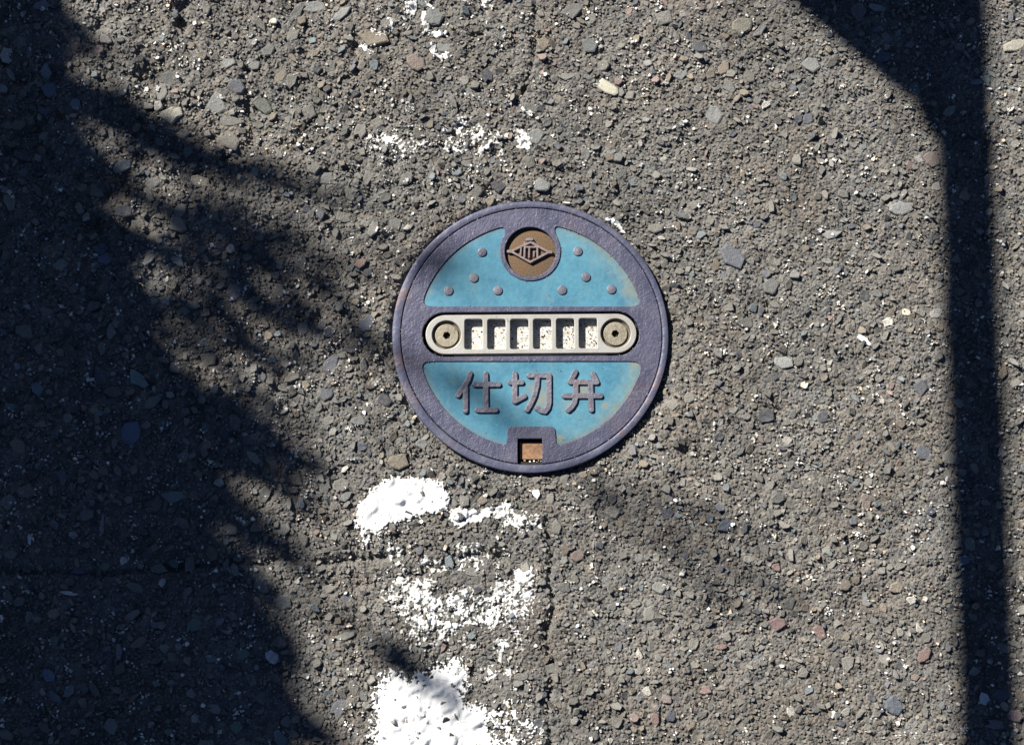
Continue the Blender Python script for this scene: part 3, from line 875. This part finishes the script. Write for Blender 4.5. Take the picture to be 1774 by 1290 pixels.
def resample(pts, step):
    out_ = []
    n = len(pts)
    for i in range(n):
        a, b = pts[i], pts[(i + 1) % n]
        d = math.hypot(b[0] - a[0], b[1] - a[1]); k = max(1, int(round(d / step)))
        for j in range(k): out_.append((a[0] + (b[0] - a[0]) * j / k, a[1] + (b[1] - a[1]) * j / k))
    return out_


def smooth_loop(pts, step, sig):
    p = np.array(resample(pts, step)); k = int(3 * sig / step)
    wts = np.exp(-0.5 * (np.arange(-k, k + 1) * step / sig) ** 2); wts /= wts.sum()
    q = sum(w_ * np.roll(p, -i, 0) for i, w_ in zip(range(-k, k + 1), wts))
    return [tuple(a) for a in q]


def corner_loop(pts):
    a = np.array(smooth_loop(pts, 0.0006, 0.0028)); b = np.array(smooth_loop(pts, 0.0006, 0.0062))
    w_ = np.clip((np.abs(a[:, 0]) / S - 140) / 25, 0, 1)[:, None]
    return [tuple(p) for p in a * (1 - w_) + b * w_]


def stadium(x0, y0, x1, y1, r, n=24):
    a = math.atan2(y1 - y0, x1 - x0)
    pts = [(x1 + r * math.cos(a - math.pi / 2 + math.pi * i / n), y1 + r * math.sin(a - math.pi / 2 + math.pi * i / n)) for i in range(n + 1)]
    pts += [(x0 + r * math.cos(a + math.pi / 2 + math.pi * i / n), y0 + r * math.sin(a + math.pi / 2 + math.pi * i / n)) for i in range(n + 1)]
    return pts


def rrect(x0, y0, x1, y1, r, n=5):
    pts = []
    for cx, cy, a0 in ((x1 - r, y1 - r, 0), (x0 + r, y1 - r, 90), (x0 + r, y0 + r, 180), (x1 - r, y0 + r, 270)):
        for i in range(n + 1):
            a = math.radians(a0 + 90 * i / n); pts.append((cx + r * math.cos(a), cy + r * math.sin(a)))
    return pts


LR = 225.5 * S
RP = 198.3 * S
hx, hy = L(918.5, 434.6)
hx2, hy2 = L(918.8, 436.0)
# upper panel
yb = L(920, 530.6)[1]
a0 = math.asin(yb / RP)
tl = L(873.5, 390.5); tr = L(961.5, 390.0)
aL = math.atan2(tl[1], tl[0]); aR = math.atan2(tr[1], tr[0])
up = [(RP * math.cos(a), RP * math.sin(a)) for a in np.linspace(math.pi - a0, aL, 60)]
cr_ = 53.6 * S
aa = math.radians(164); bb = math.radians(376)
up += [L(876, 397)]
up += [(hx + cr_ * math.cos(a), hy + cr_ * math.sin(a)) for a in np.linspace(aa, bb, 60)]
up += [L(959.5, 397)]
up += [(RP * math.cos(a), RP * math.sin(a)) for a in np.linspace(aR, a0, 60)]
up = corner_loop(up)
# lower panel
yt = L(920, 626.0)[1] + 0.3 * S
b0 = math.asin(yt / RP)
n1 = L(877.5, 769); n2 = L(878.8, 738.2); n3 = L(962, 738.2); n4 = L(963.5, 769)
lo = [(RP * math.cos(a), RP * math.sin(a)) for a in np.linspace(b0, math.atan2(n4[1], n4[0]), 60)]
lo += [n4, n3, n2, n1]
lo += [(RP * math.cos(a), RP * math.sin(a)) for a in np.linspace(math.atan2(n1[1], n1[0]), -math.pi - b0, 60)]
lo = corner_loop(lo)
sl0 = L(770.4, 579.4); sl1 = L(1068.6, 577.2)
slot = stadium(sl0[0], sl0[1], sl1[0], sl1[1], 39.2 * S)
# outline with the pry notch open to the edge
k0, k1 = L(896.9, 759.3), L(939.6, 759.6)
outl = []
nL, nR = L(896.9, 800)[0], L(939.6, 800)[0]
angL = -math.acos(nL / LR); angR = -math.acos(nR / LR)
for a in np.linspace(angR, angL + 2 * math.pi, 220): outl.append((LR * math.cos(a), LR * math.sin(a)))
q = 1.8 * S
outl += [(nL, k0[1] - q), (nL + q * .3, k0[1] - q * .3), (nL + q, k0[1]), (nR - q, k0[1]), (nR - q * .3, k0[1] - q * .3), (nR, k0[1] - q)]
body = curve_mesh('lid_body', [outl, up, lo, slot, circ(hx2, hy2, 44.6 * S)], -0.0115, 0.0, MAT_IRON, lid, bevel=0.0005, bres=2)
pan1 = curve_mesh('blue_panel', [up], -0.009, -0.0011, MAT_BLUE, lid, bevel=0.0001, grow=0.0007)
pan2 = curve_mesh('blue_panel', [lo], -0.009, -0.0011, MAT_BLUE, lid, bevel=0.0001, grow=0.0007)

# studs
for su, sv in ((835, 436.3), (820.8, 481), (777, 503.4), (862.4, 502.8), (1001, 435), (1015, 479.5), (973.9, 502.2), (1059.3, 501)):
    x, y = L(su, sv)
    r = 8.3 * S
    lathe('stud', [(r, -0.0014), (r * 0.99, -0.0004), (r * 0.93, -0.0001), (r * 0.83, 0.0), (0.00001, 0.00005)], MAT_WORN, lid, x, y, 26)


def relief(name, strokes, hw, z0, hgt, mat, parent, step=0.00022, slope=0.00055, mat_z=None, rough=0.00012):
    """raised strokes as a moulded height field, cut off at the foot"""
    pts = [p for s_ in strokes for p in s_[0]]
    xs = [p[0] for p in pts]; ys = [p[1] for p in pts]
    mrg = hw * 1.5 + 0.001
    ax_ = np.arange(min(xs) - mrg, max(xs) + mrg, step); ay_ = np.arange(min(ys) - mrg, max(ys) + mrg, step)
    X, Y = np.meshgrid(ax_, ay_, indexing='ij')
    d = np.full(X.shape, 1e9)
    for p, wf in strokes:
        d = np.minimum(d, seg_d(X, Y, p) - hw * wf)
    t = np.clip(-d / slope + 0.25, -0.6, 1)
    t = np.where(t > 0, np.sqrt(np.clip(1 - (1 - t) ** 2, 0, 1)), t)
    Zr = z0 + hgt * t + (fbm(X, Y, 0.0016, 2, 5.0) - 0.5) * rough * 2 * (t > 0.5)
    ok = t > -0.55
    fk = ok[:-1, :-1] & ok[1:, :-1] & ok[1:, 1:] & ok[:-1, 1:]
    nX, nY = X.shape
    idx = np.arange(nX * nY).reshape(nX, nY)
    F_ = np.stack([idx[:-1, :-1], idx[1:, :-1], idx[1:, 1:], idx[:-1, 1:]], -1)[fk]
    used, inv = np.unique(F_, return_inverse=True)
    return mesh_np(name, np.stack([X, Y, Zr], -1).reshape(-1, 3)[used], inv.reshape(-1, 4), mat, parent, smooth=True)


A = lambda l, ox: [L(ox + a / 12.67, 630 + b / 12.67) for a, b in l]
CH = [
    ('raised character shi at the left of the lower panel', [
        (A([(438, 215), (400, 340), (330, 470), (240, 595), (170, 690)], 780), 1), (A([(338, 520), (338, 1035)], 780), 1),
        (A([(535, 455), (1065, 455)], 780), 1), (A([(778, 225), (788, 990)], 780), 1), (A([(600, 1015), (1000, 1015)], 780), 1)]),
    ('raised character setsu in the middle of the lower panel', [
        (A([(1420, 225), (1420, 825), (1625, 715)], 780), 1), (A([(1320, 412), (1570, 412)], 780), .95),
        (A([(1735, 258), (2170, 258), (2172, 850), (2145, 960), (2080, 1045), (1990, 1030), (1905, 975)], 780), 1),
        (A([(1915, 280), (1905, 470), (1850, 690), (1770, 870), (1690, 1010)], 780), 1)]),
    ('raised character ben at the right of the lower panel', [
        (A([(975, 180), (860, 400), (1445, 405), (1360, 225)], 920), 1), (A([(730, 705), (1525, 705)], 920), 1),
        (A([(985, 410), (985, 690), (960, 840), (890, 950), (820, 1015)], 920), 1), (A([(1308, 410), (1325, 1010)], 920), 1)]),
]
for lab, st_ in CH:
    o = relief('raised_character', st_, 4.75 * S, -0.0011, 0.0019, MAT_WORN, lid, slope=0.0007)
    tag(o, lab)

# emblem in its round pocket
lathe('emblem_pocket', [(46 * S, -0.0042), (43.2 * S, -0.0041), (40 * S, -0.0036), (0.00001, -0.0035)], MAT_RUST, lid, hx2, hy2, 64)
B = lambda l: [L(860 + a / 10.75, 380 + b / 10.75) for a, b in l]
emb = [
    (B([(290, 585), (460, 500), (640, 420), (800, 510), (970, 600)]), .95), (B([(290, 600), (630, 790), (970, 610)]), .95),
    (B([(225, 590), (290, 592)]), 1.3), (B([(960, 605), (1020, 605)]), 1.3), (B([(580, 370), (660, 365)]), 1.2),
    (B([(530, 430), (525, 690)]), .8), (B([(530, 510), (750, 510)]), .85), (B([(615, 520), (610, 700)]), .75), (B([(705, 590), (700, 690)]), .7),
    (B([(765, 480), (765, 690)]), .8), (B([(460, 520), (455, 650)]), .7), (B([(690, 430), (760, 500)]), .9)]
o = relief('emblem', emb, 2.3 * S, -0.0034, 0.0027, MAT_EMB, lid, step=0.00016, slope=0.0005)
tag(o, 'diamond shaped maker emblem with upright bars inside')

# pry hole: rusty block and crumbs below
bx0, by0 = L(900, 794); bx1, by1 = L(941, 764)
curve_mesh('rusty_block', [rrect(bx0, by0, bx1, by1, 1.5 * S)], -0.0105, -0.0050, MAT_ORUST, lid, bevel=0.0005)
hb0 = L(886, 812); hb1 = L(950, 750)
curve_mesh('hole_bottom', [rrect(hb0[0], hb0[1], hb1[0], hb1[1], 2 * S)], -0.0150, -0.0117, MAT_DARK, lid, bevel=0.0003)
cx_, cy_, cz_, ca_, cc_ = [], [], [], [], []
gk = np.random.default_rng(88)
for u_, w_, r_, c_ in [(909, 796, 3, (0.3, 0.19, 0.14)), (918, 798, 2.3, (.8, .8, .8)), (925, 797, 2.6, (.8, .8, .78)), (930, 799, 1.6, (.7, .68, .6)), (933, 796, 1.8, (.3, .28, .25)), (937, 797, 1.7, (.45, .4, .35)), (939, 790, 1.3, (.5, .47, .4)), (939, 782, 1.2, (.4, .36, .3)), (938, 770, 1.1, (.35, .3, .25)), (922, 800, 1.4, (.4, .35, .3)), (914, 800, 1.3, (.25, .2, .17)), (935, 800, 1.5, (.2, .17, .15))]:
    x, y = L(u_, w_); cx_.append(x); cy_.append(y); cz_.append(-0.0046); ca_.append(r_ * S); cc_.append(c_)
cx_, cy_, cz_, ca_ = map(np.array, (cx_, cy_, cz_, ca_))
V, F_, per = stone_arrays(cx_, cy_, cz_, ca_, ca_ * .8, cx_ * 900, cx_ * 0, cx_ * 0, 6, False, ca_ * 3, gk)
tag(mesh_np('crumbs', V, F_, MAT_GRIT, lid, np.repeat(np.array(cc_), per, 0)), None, None, None, 'stuff')
gd = np.random.default_rng(19)
px_, py_, pz_, pa_ = [], [], [], []
for _ in range(150):
    a = gd.uniform(0, 6.283); rr_ = LR + gd.normal(0.3, 0.9) * S
    px_.append(rr_ * math.cos(a)); py_.append(rr_ * math.sin(a)); pz_.append(0.00005); pa_.append(gd.uniform(0.0002, 0.0006))
for lp_, nn_ in ((up, 60), (lo, 60), (slot, 70)):
    for k in gd.integers(0, len(lp_), nn_):
        px_.append(lp_[k][0] + gd.normal(0, 0.0004)); py_.append(lp_[k][1] + gd.normal(0, 0.0004)); pz_.append(0.0000 if gd.random() < .5 else -0.0008); pa_.append(gd.uniform(0.0002, 0.00055))
for _ in range(45):
    a = gd.uniform(0, 6.283); rr_ = gd.uniform(0.2, 1) * LR
    px_.append(rr_ * math.cos(a)); py_.append(rr_ * math.sin(a)); pz_.append(0.0001); pa_.append(gd.uniform(0.00015, 0.0004))
px_, py_, pz_, pa_ = map(np.array, (px_, py_, pz_, pa_))
Vd, Fd, perd = stone_arrays(px_, py_, pz_, pa_, pa_ * .7, px_ * 900, px_ * 0, px_ * 0, 5, False, pa_, gd)
dcol = np.array([(0.30, 0.27, 0.22), (0.12, 0.10, 0.08), (0.5, 0.48, 0.44), (0.20, 0.14, 0.09)])[gd.choice(4, len(px_), p=[.35, .35, .1, .2])]
tag(mesh_np('loose_grit', Vd, Fd, MAT_GRIT, lid, np.repeat(dcol, perd, 0)), None, None, None, 'stuff')
# packed dirt that half fills the gap between lid and frame
lathe('gap_dirt', [(LR - 0.002, -0.0035), (LR + 0.003, -0.0032)], MAT_DARK, lid, 0, 0, 120)

# ---- steel plate with six windows
plate_top = -0.0012
p0 = L(771.8, 578.9); p1 = L(1068.3, 576.6)
wins = []
WX = [(804.5, 836, 552, 604.3), (844.3, 875.8, 552, 604.2), (883.9, 915.5, 551.8, 604), (923.8, 955.2, 551.6, 603.6), (963.8, 995, 551, 603.2), (1003.2, 1034.5, 550.6, 602.6)]
for a, b, t_, b_ in WX:
    q0 = L(a, b_); q1 = L(b, t_)
    wins.append(rrect(q0[0], q0[1], q1[0], q1[1], 4.2 * S))
s0 = L(773.4, 579.3); s1 = L(1066.8, 576.6)
plate = curve_mesh('slotted_plate', [stadium(p0[0], p0[1], p1[0], p1[1], 34.6 * S)] + wins + [circ(s0[0], s0[1], 25.2 * S), circ(s1[0], s1[1], 26 * S)],
                   -0.0075, plate_top, MAT_STEEL, lid, bevel=0.0006, bres=3)
f0 = L(786, 615); f1 = L(1052, 540)
strip = curve_mesh('white_strip', [rrect(f0[0], f0[1], f1[0], f1[1], 3 * S)], -0.0105, plate_top - 0.0074, MAT_CERAM, plate, bevel=0.0002)
curve_mesh('slot_floor', [stadium(sl0[0], sl0[1], sl1[0], sl1[1], 42 * S)], -0.0135, -0.0106, MAT_DARK, lid, bevel=0.0002)
gs = np.random.default_rng(6)
ns = 560
wi = gs.integers(0, 6, ns)
wa = np.array(WX)
uu = wa[wi, 0] + (wa[wi, 1] - wa[wi, 0]) * gs.random(ns) ** 0.8
vv = wa[wi, 2] + (wa[wi, 3] - wa[wi, 2]) * gs.random(ns) ** 0.75
keep = gs.random(ns) < np.array([0.25, 0.55, 0.6, 0.7, 1.0, 0.9])[wi]
xx, yy = P(uu[keep], vv[keep], LID_Z - 0.008)
xx -= lx; yy -= ly
ra = 0.00028 + gs.gamma(1.3, 0.00024, len(xx)); ra = np.minimum(ra, 0.0013)
V, F_, per = stone_arrays(xx, yy, xx * 0 + plate_top - 0.0071, ra, ra * gs.uniform(.4, 1, len(xx)), gs.uniform(0, 3, len(xx)), xx * 0, xx * 0, 5, False, ra * .6, gs)
tag(mesh_np('dirt_grains', V, F_, MAT_DARK, plate), 'dark grains of dirt lying on the white strip in the windows', None, None, 'stuff')

for (x, y), R0, rh, ox, oy in ((s0, 25.2, 20.4, 0.4, -0.4), (s1, 26, 20.8, -0.2, 0.0)):
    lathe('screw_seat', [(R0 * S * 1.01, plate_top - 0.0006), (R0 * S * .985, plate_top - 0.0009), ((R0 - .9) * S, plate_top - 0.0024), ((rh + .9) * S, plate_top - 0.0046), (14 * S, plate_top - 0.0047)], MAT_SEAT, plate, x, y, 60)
    hexa = [(x + ox * S + 6.6 * S * math.cos(math.radians(60 * i + 12)), y + oy * S + 6.6 * S * math.sin(math.radians(60 * i + 12))) for i in range(6)]
    curve_mesh('screw_head', [circ(x + ox * S, y + oy * S, rh * S, 56), hexa], plate_top - 0.0056, plate_top - 0.0021, MAT_SCREW, plate, bevel=0.0005, bres=2)
    lathe('socket_bottom', [(9 * S, plate_top - 0.0059), (0.00001, plate_top - 0.0059)], MAT_DARK, plate, x + ox * S, y + oy * S, 12)
for o in list(plate.children):
    if o.name.startswith('screw_seat') or o.name.startswith('socket_bottom'): pass

# ---- the frame ring round the lid
ring_prof = [(LR + 0.0045, -0.012), (LR + 1.3 * S, -0.009), (LR + 1.3 * S, -0.0010), (LR + 1.9 * S, -0.0003), (LR + 3.2 * S, 0.0),
             (RING_R - 1.4 * S, 0.0), (RING_R - 0.5 * S, -0.0002), (RING_R, -0.0008), (RING_R + 0.3 * S, -0.030)]
fr = lathe('cover_frame', ring_prof, MAT_RING, None, 0, 0, 200, True)
V = np.empty(len(fr.data.vertices) * 3, np.float32); fr.data.vertices.foreach_get('co', V); V = V.reshape(-1, 3)
rr = np.hypot(V[:, 0], V[:, 1]); fac = np.clip((rr - LR - 3 * S) / (RING_R - LR - 3 * S), 0, 1)
V[:, 0] += fac * (rx_ - lx); V[:, 1] += fac * (ry_ - ly)
wob = (fbm(V[:, 0], V[:, 1], 0.02, 2, 8.0) - .5) * 0.0009
V[:, 2] += np.where(V[:, 2] > -0.008, wob, 0)
fr.data.vertices.foreach_set('co', V.ravel()); fr.data.update()
fr.location = (lx, ly, LID_Z + 0.0001)
tag(fr, 'narrow dark iron frame ring set in the asphalt around the valve cover', 'cover frame')

# ------------------------------------------------------------------ what throws the shadows: hand rail and tree beyond the frame
COT = 1 / math.tan(SUN_EL)


def SP(u, w, h):
    """point at height h whose shadow falls at survey point u, w"""
    x, y = P(u, w, 0)
    return Vector((float(x) - SHX * COT * h, float(y) - SHY * COT * h, h))


def tube(name, pts, radii, mat, parent, seg=10):
    V, F_ = [], []
    for i, (p, r) in enumerate(zip(pts, radii)):
        a = pts[max(i - 1, 0)]; b = pts[min(i + 1, len(pts) - 1)]
        d = (b - a).normalized(); s_ = d.orthogonal().normalized()
        if i and abs(s_.dot(prev)) > 0: s_ = (prev - d * prev.dot(d)).normalized()
        prev = s_; t_ = d.cross(s_)
        for k in range(seg):
            an = 2 * math.pi * k / seg
            V.append(p + (s_ * math.cos(an) + t_ * math.sin(an)) * r)
    for i in range(len(pts) - 1):
        for k in range(seg):
            j = (k + 1) % seg
            F_.append((i * seg + k, i * seg + j, (i + 1) * seg + j, (i + 1) * seg + k))
    return np.array([tuple(v) for v in V]), np.array(F_)


def tubes(name, lst, mat, parent):
    vs, fs, o_ = [], [], 0
    for pts, rad, seg in lst:
        V, F_ = tube('', pts, rad, mat, None, seg)
        # close both ends
        vs.append(V); fs.append(F_ + o_); o_ += len(V)
    return mesh_np(name, np.concatenate(vs), np.concatenate(fs), mat, parent, smooth=True)


RH = 1.0
rA = SP(1672, 230, RH); rB = SP(1716, 1290, RH)
dirv = (rB - rA).normalized()
postp = SP(1637, 110, RH)
rail = empty('hand_rail', (postp.x, postp.y, 0), 'galvanised steel hand rail on round posts beside the road', 'railing')


def loc(v): return v - Vector(rail.location)


ptsr = [rA - dirv * 2.2, rA, rB, rB + dirv * 0.9]
tubes('top_rail', [([loc(p) for p in ptsr], [0.0205] * 4, 20)], MAT_GALV, rail)
for t_ in (0, 2.0):
    pp = Vector((postp.x, postp.y, 0)) - Vector((dirv.x, dirv.y, 0)) * 0 + Vector((dirv.x, dirv.y, 0)) * (-t_)
    z1 = RH - 0.006
    lathe('post', [(0.00001, z1), (0.045, z1), (0.050, z1 - 0.006), (0.050, -0.02)], MAT_GALV, rail, loc(pp).x, loc(pp).y, 32)

el = loc(SP(1656, 208, RH))
bpyV, bpyF = [], []
lathe('joint_cap', [(0.00001, el.z + 0.027)] + [(0.027 * math.sin(a), el.z + 0.027 * math.cos(a)) for a in np.linspace(0.3, 2.84, 10)] + [(0.00001, el.z - 0.027)], MAT_GALV, rail, el.x, el.y, 24)

tree = empty('broadleaf_tree', (-2.25, 1.75, 0), 'leafy young tree at the roadside casting the dappled shade', 'tree')
tl_ = Vector(tree.location)
top = Vector((-2.2, 1.7, 1.15))
branches = [([Vector((-2.25, 1.75, -0.02)), Vector((-2.23, 1.74, 0.5)), top, Vector((-2.17, 1.68, 1.45)), Vector((-2.16, 1.67, 1.75))], [0.055, 0.045, 0.035, 0.02, 0.008], 12)]
H1 = 1.5


def twig(start_h, path, r0, r1):
    pts = [top]
    for (u_, w_, h_) in path: pts.append(SP(u_, w_, h_))
    n = len(pts)
    branches.append((pts, [0.02] + [r0 + (r1 - r0) * i / (n - 2) for i in range(n - 1)], 8))


twig(0, [(60, 150, 1.45), (170, 190, 1.4), (250, 232, 1.38), (340, 262, 1.36), (440, 300, 1.34), (560, 335, 1.33), (640, 345, 1.33)], 0.022, 0.003)
twig(0, [(100, 200, 1.5), (300, 380, 1.45), (400, 480, 1.42), (470, 570, 1.4)], 0.009, 0.003)
twig(0, [(240, 250, 1.5), (440, 350, 1.5), (560, 450, 1.45), (650, 590, 1.45)], 0.006, 0.003)
twig(0, [(100, 500, 1.5), (350, 700, 1.5), (450, 760, 1.45), (550, 800, 1.4)], 0.016, 0.004)
twig(0, [(100, 640, 1.5), (330, 820, 1.5), (470, 930, 1.45), (540, 1010, 1.4)], 0.016, 0.004)
twig(0, [(200, 800, 1.5), (430, 990, 1.4), (560, 1060, 1.36), (650, 1110, 1.34), (720, 1160, 1.32), (790, 1220, 1.32)], 0.0012, 0.006)
twig(0, [(420, 540, 1.9), (600, 600, 1.95), (760, 655, 2.0), (900, 740, 2.05), (1100, 870, 2.2), (1240, 985, 2.3)], 0.005, 0.002)
twig(0, [(380, 330, 1.9), (560, 400, 1.95), (690, 465, 2.0), (810, 480, 2.0)], 0.005, 0.002)
tubes('trunk', [([p - tl_ for p in branches[0][0]], branches[0][1], 12)], MAT_BARK, tree)
for b_ in branches[1:]:
    tubes('branch', [([p - tl_ for p in b_[0]], b_[1], 8)], MAT_BARK, tree)

# foliage: leaf positions in the crown
gl = np.random.default_rng(42)
bound_pts = [(-2000, -1000), (-900, -1400), (-100, -600), (60, -150), (100, 0), (125, 110), (150, 200), (165, 290), (205, 370), (255, 470), (290, 580), (360, 650), (430, 730), (455, 800), (420, 850), (385, 900), (410, 960), (475, 1060), (515, 1200), (548, 1290), (560, 1500), (400, 2000), (-600, 2300), (-1800, 1700), (-2300, 500)]
LVp = []
NL = 26000
cu_ = gl.uniform(-2300, 700, NL); cw_ = gl.uniform(-1500, 2300, NL)
sd = poly_sd(cu_, cw_, bound_pts)
k_ = (sd + 34 + gl.normal(0, 20, NL) < 0)
for u_, w_ in zip(cu_[k_], cw_[k_]):
    LVp.append((u_, w_, gl.uniform(1.2, 2.2), gl.uniform(0.024, 0.036)))
for (u_, w_, h_, n_, spd) in [(720, 180, 2.3, 3, 16),
                              (705, 1155, 1.34, 8, 13), (680, 1135, 1.34, 5, 9), (745, 1185, 1.34, 6, 9), (785, 1215, 1.34, 4, 10)]:
    for _ in range(n_):
        LVp.append((u_ + gl.normal(0, spd), w_ + gl.normal(0, spd), h_ + gl.normal(0, 0.05), gl.uniform(0.009, 0.016)))
sprays = []
SPR = [(150, 60, 60, 50), (190, 150, 90, 60), (200, 230, 150, 70), (240, 330, 190, 110), (300, 430, 190, 120), (340, 380, 220, 130), (380, 460, 180, 120), (420, 400, 200, 150), (320, 520, 150, 110),
       (360, 600, 140, 110), (380, 680, 150, 110), (420, 720, 150, 100), (430, 800, 130, 70), (350, 760, 180, 90), (330, 860, 180, 110), (400, 930, 130, 90), (470, 420, 150, 170), (440, 560, 110, 100), (280, 260, 230, 70), (430, 1000, 120, 90), (440, 1080, 70, 80), (460, 1160, 60, 80), (480, 1230, 50, 70)]
for q, (u0, w0, lu, lw) in enumerate(SPR):
    for _ in range(4):
        a0, b0 = u0 + gl.normal(0, 30) - 40, w0 + gl.normal(0, 26) - 20
        a1, b1 = a0 + (lu + 40) * gl.uniform(0.6, 1.3), b0 + (lw + 20) * gl.uniform(0.5, 1.4)
        h_ = gl.uniform(0.95, 1.3)
        bend = gl.normal(0, 12)
        pts = [(a0 + (a1 - a0) * t, b0 + (b1 - b0) * t + bend * math.sin(t * 3.1)) for t in np.linspace(0, 1, 7)]
        sprays.append(([SP(x, y, h_) - tl_ for x, y in pts], list(np.linspace(0.0045, 0.0012, 7)), 5))
        L_ = math.hypot(a1 - a0, b1 - b0)
        for k in range(int(L_ / 13)):
            t = gl.random() ** 1.3
            LVp.append((a0 + (a1 - a0) * t + gl.normal(0, 7), b0 + (b1 - b0) * t + bend * math.sin(t * 3.1) + gl.normal(0, 7), h_ + gl.normal(0, 0.02), gl.uniform(0.004, 0.009)))
for (a0, b0, a1, b1, h_, n_) in [(1060, 840, 1240, 960, 1.5, 7), (1120, 850, 1330, 950, 1.5, 7), (1150, 940, 1290, 1070, 1.5, 6), (1010, 840, 1130, 940, 1.5, 4), (1240, 960, 1400, 1060, 1.5, 4),
                                 (700, 455, 830, 505, 1.6, 5), (735, 440, 860, 470, 1.6, 5), (725, 625, 800, 690, 1.6, 7), (790, 650, 920, 745, 1.6, 6), (600, 560, 700, 640, 1.5, 8), (560, 470, 660, 600, 1.4, 9)]:
    pts = [(a0 + (a1 - a0) * t, b0 + (b1 - b0) * t) for t in np.linspace(0, 1, 6)]
    sprays.append(([SP(x, y, h_) - tl_ for x, y in pts], list(np.linspace(0.0042, 0.0015, 6)), 5))
    for k in range(n_):
        t = gl.random(); LVp.append((a0 + (a1 - a0) * t + gl.normal(0, 6), b0 + (b1 - b0) * t + gl.normal(0, 6), h_, gl.uniform(0.006, 0.011)))
tag(tubes('twigs', sprays, MAT_BARK, tree), None, None, None, 'stuff')
VV, FF = [], []
for u_, w_, h_, s_ in LVp:
    p = SP(u_, w_, h_) - tl_
    n_ = Vector((gl.normal(-0.3, .5), gl.normal(0.3, .5), 0.9)).normalized()
    t1 = n_.orthogonal().normalized(); t1.rotate(Matrix.Rotation(gl.uniform(0, 6.28), 3, n_)); t2 = n_.cross(t1)
    b0_ = len(VV)
    VV += [tuple(p + t1 * s_), tuple(p + t2 * s_ * .5 - n_ * s_ * .1), tuple(p - t1 * s_), tuple(p - t2 * s_ * .5 - n_ * s_ * .1)]
    FF.append((b0_, b0_ + 1, b0_ + 2, b0_ + 3))
tag(mesh_np('foliage', np.array(VV), np.array(FF), MAT_LEAF, tree), None, None, None, 'stuff')
